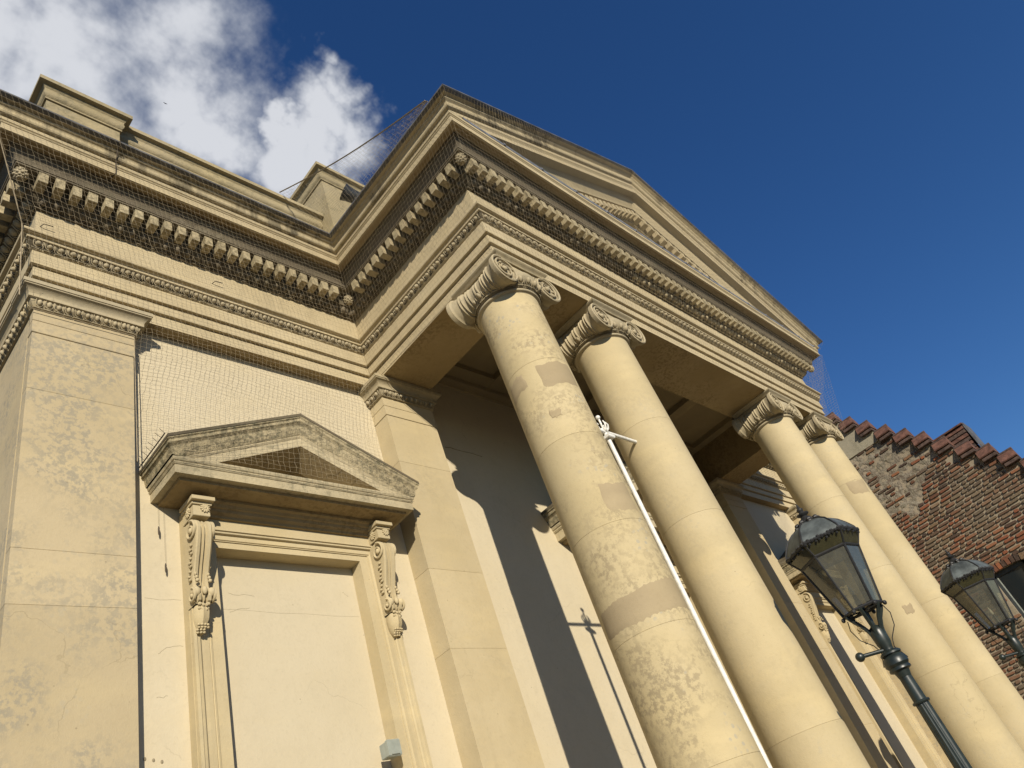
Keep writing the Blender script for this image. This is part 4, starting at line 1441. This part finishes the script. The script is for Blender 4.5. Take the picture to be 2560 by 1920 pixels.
# a bird far up
bd_ = MB()
bc = Vector(CAMP) + Vector((.22, .441, .87)) * 60
bd_.ell((0, 0, 0), .05, .11, .045, 8, 6)
bd_.add([(0, .05, .02), (.30, .02, .09), (.26, -.06, .08), (0, -.06, .02), (-.30, .02, .10), (-.26, -.06, .09)], [(0, 1, 2, 3), (0, 3, 5, 4)])
bo = bd_.xf(lambda a, b, c: (a * .45 + bc.x, b * .45 + bc.y, c * .45 + bc.z)).build('bird', 'black')
tag(bo, 'tiny dark bird flying against the white cloud', 'bird')

# ------------------------------------------------------------------ netting
def net(name, label, fn, nu, nv, r=.0010, keep=None, wob=.007, extra=None, seed=1):
    """twine net: fn(u, v) -> point; one strand along every grid line"""
    rr = random.Random(seed)
    pts = {}
    for i in range(nu + 1):
        for j in range(nv + 1):
            p = Vector(fn(i / nu, j / nv))
            pts[i, j] = p + Vector((rr.uniform(-wob, wob), rr.uniform(-wob, wob), rr.uniform(-wob, wob)))
    ok = (lambda i, j: True) if keep is None else (lambda i, j: keep(i / nu, j / nv, pts[i, j]))
    mb = MB()
    def strand(a, b):
        d = b - a
        if d.length < 1e-6:
            return
        d.normalize()
        u = d.cross(Vector((.3, .5, .81))).normalized()
        v = d.cross(u)
        vs = []
        for c in (a, b):
            for k in range(3):
                an = 2.0944 * k
                vs.append(c + (u * math.cos(an) + v * math.sin(an)) * r)
        mb.add(vs, [(0, 1, 4, 3), (1, 2, 5, 4), (2, 0, 3, 5)])
    for i in range(nu + 1):
        for j in range(nv + 1):
            if not ok(i, j):
                continue
            if i < nu and ok(i + 1, j):
                strand(pts[i, j], pts[i + 1, j])
            if j < nv and ok(i, j + 1):
                strand(pts[i, j], pts[i, j + 1])
    for (line, rad_) in (extra or []):
        mb.tube(line, rad_, 5)
    o = mb.build(name, 'net')
    tag(o, label, 'netting', 'bird nets')
    return o

def prof_pt(prof, v):
    """point at fraction v of the length of a 2D polyline"""
    ls = [math.dist(a, b) for a, b in zip(prof, prof[1:])]
    d = v * sum(ls)
    for (a, b), l in zip(zip(prof, prof[1:]), ls):
        if d <= l:
            t = d / l
            return (a[0] + (b[0] - a[0]) * t, a[1] + (b[1] - a[1]) * t)
        d -= l
    return prof[-1]
CELL = .054
# wing: from the gutter edge over the frieze and down to the window pediment
NP = [(.70, 1.60), (.53, 1.30), (.30, .75), (.16, .44), (.085, .0), (.02, -.35), (-.05, -.8), (-.085, -2.05)]
def wing_net(u, v):
    p, z = prof_pt(NP, v)
    x = -WD - p * .95 + (WD - .0) * u * 1.0 + u * (.0)
    x = (-WD - max(p, .05)) * (1 - u) + (-max(p, .04)) * u
    sag = .03 * math.sin(math.pi * u) * math.sin(math.pi * v) * 2
    if v > .45:
        e = min(1, (v - .45) / .2)
        uu = (x + 1.9) / 1.2
        z += e * (.10 * (1 - uu * uu) - .05 * math.sin(uu * 2.2))
        x += e * .05 * math.sin((v - .45) * 9 + u * 3)
    return (x, -p + sag * .6, z)
def wing_keep(u, v, p):
    if p.z < -.36 and p.x < -2.80:
        return False
    if p.z < -.10 and p.x > .04:
        return False
    lim = -1.39 - .437 * abs(p.x - XW) + .02
    return p.z > lim if p.x > XW - 1.34 else p.z > -2.0
net('bird_netting', 'fine bird net over the left wing cornice and the wall above its window', wing_net, 72, 72, keep=wing_keep, seed=3,
    extra=[([(-2.812, .02, -.42), (-2.80, .022, -1.9)], .004), ([(-WD - .16, -.15, .47), (-WD - .70, -.70, 1.58)], .006), ([(-WD - .16, -.15, .47), (-WD - .10, -.08, -.4)], .006),
           ([(-WD + .02, .005, -.43), (-2.82, .005, -.43)], .004)])
NPS = [(.70, 1.60), (.52, 1.30), (.30, .72), (.155, .45), (.05, .05), (-.02, -.14)]
def side_net(u, v):
    p, z = prof_pt(NPS, v)
    return (-p, -max(p, 0) * (1 - u) + (-D - p) * u, z)
net('bird_netting', 'fine bird net over the shaded left side of the portico entablature', side_net, 46, 38, seed=5,
    extra=[([(.0, -.05, -.16), (.03, -D + .02, -.16)], .004)])
def front_net(u, v):
    p, z = prof_pt(NPS[1:], v)
    return ((-p) * (1 - u) + (P + p) * u, -D - p - .005, z)
net('bird_netting', 'fine bird net over the front entablature above the columns', front_net, 172, 28, seed=6)
def ped_net(u, v):
    x = -.66 + 10.32 * u
    zt = rake_pt(.66, 1.60, x)
    z0 = 1.49
    z = zt * (1 - v) + z0 * v
    y = -D - .69 * (1 - v) - .545 * v
    return (x, y, z)
def ped_keep(u, v, p):
    return True
PN = MB()
rr = random.Random(9)
def ped_strands():
    # level strands, cut off by the raking edges, and upright strands from gutter to cornice
    n = 172
    lines = []
    for i in range(n + 1):
        u = i / n
        x = -.66 + 10.32 * u
        zt = rake_pt(.66, 1.60, x)
        lines.append([(x, -D - .69, zt), (x + .01, -D - .60, (zt + 1.49) / 2), (x, -D - .545, 1.49)])
    z = 1.53
    while z < 3.75:
        # half width of the pediment at this level
        t = (z - 1.60) / (rake_z(1.60) - 1.60)
        x0 = -.66 + 5.16 * max(0, t)
        w_ = (z - 1.49) / max(.05, (rake_z(1.60) - 1.49))
        lines.append([(x0, -D - .69, z), (x0 + .6 if x0 < 3.8 else 4.5, -D - .62, z), (4.5, -D - .545 - .145 * w_, z), (9 - x0 - .6 if x0 < 3.8 else 4.5, -D - .62, z), (9 - x0, -D - .69, z)])
        z += CELL
    return lines
for ln in ped_strands():
    PN.tube([(a + rr.uniform(-.004, .004), b, c + rr.uniform(-.004, .004)) for a, b, c in ln], .0011, 3, cap=False)
pno = PN.build('bird_netting', 'net')
tag(pno, 'fine bird net stretched across the face of the big pediment', 'netting', 'bird nets')
def right_net(u, v):
    a = (P + .53, -D - .53 + 2.6 * u, 1.31)
    b = (P + .26, -D - .10 + 2.2 * u, -.35)
    return tuple(a[i] * (1 - v) + b[i] * v for i in range(3))
net('bird_netting', 'pale net tail hanging past the right end of the portico against the sky', right_net, 40, 32, r=.0013, seed=7)
ra, rb = Vector((-.81, -.05, 3.22)), Vector((-.70, -2.78, 1.70))
def sky_net(u, v):
    a = ra.lerp(rb, u)
    a.z -= .10 * math.sin(math.pi * u)
    b = Vector((-.62, -.45, 1.68)).lerp(Vector((-.69, -2.80, 1.66)), u)
    c = a.lerp(b, v)
    return (c.x + .12 * math.sin(math.pi * v) * (1 - u), c.y, c.z)
rope = []
for i in range(13):
    u = i / 12
    a = ra.lerp(rb, u)
    rope.append((a.x, a.y, a.z - .10 * math.sin(math.pi * u)))
net('bird_netting', 'net on a slack rope between the attic block and the pediment corner', sky_net, 46, 26, r=.0012, seed=8, extra=[(rope, .009)])

def aed_net(u, v):
    x = -1.22 + 2.44 * u
    zt = -1.40 - .437 * abs(x)
    z = zt * (1 - v) + -2.06 * v
    return (XW + x, -.425 + .03 * v, z)
net('bird_netting', 'net hanging over the small pediment of the near blind window', aed_net, 44, 11, seed=12)
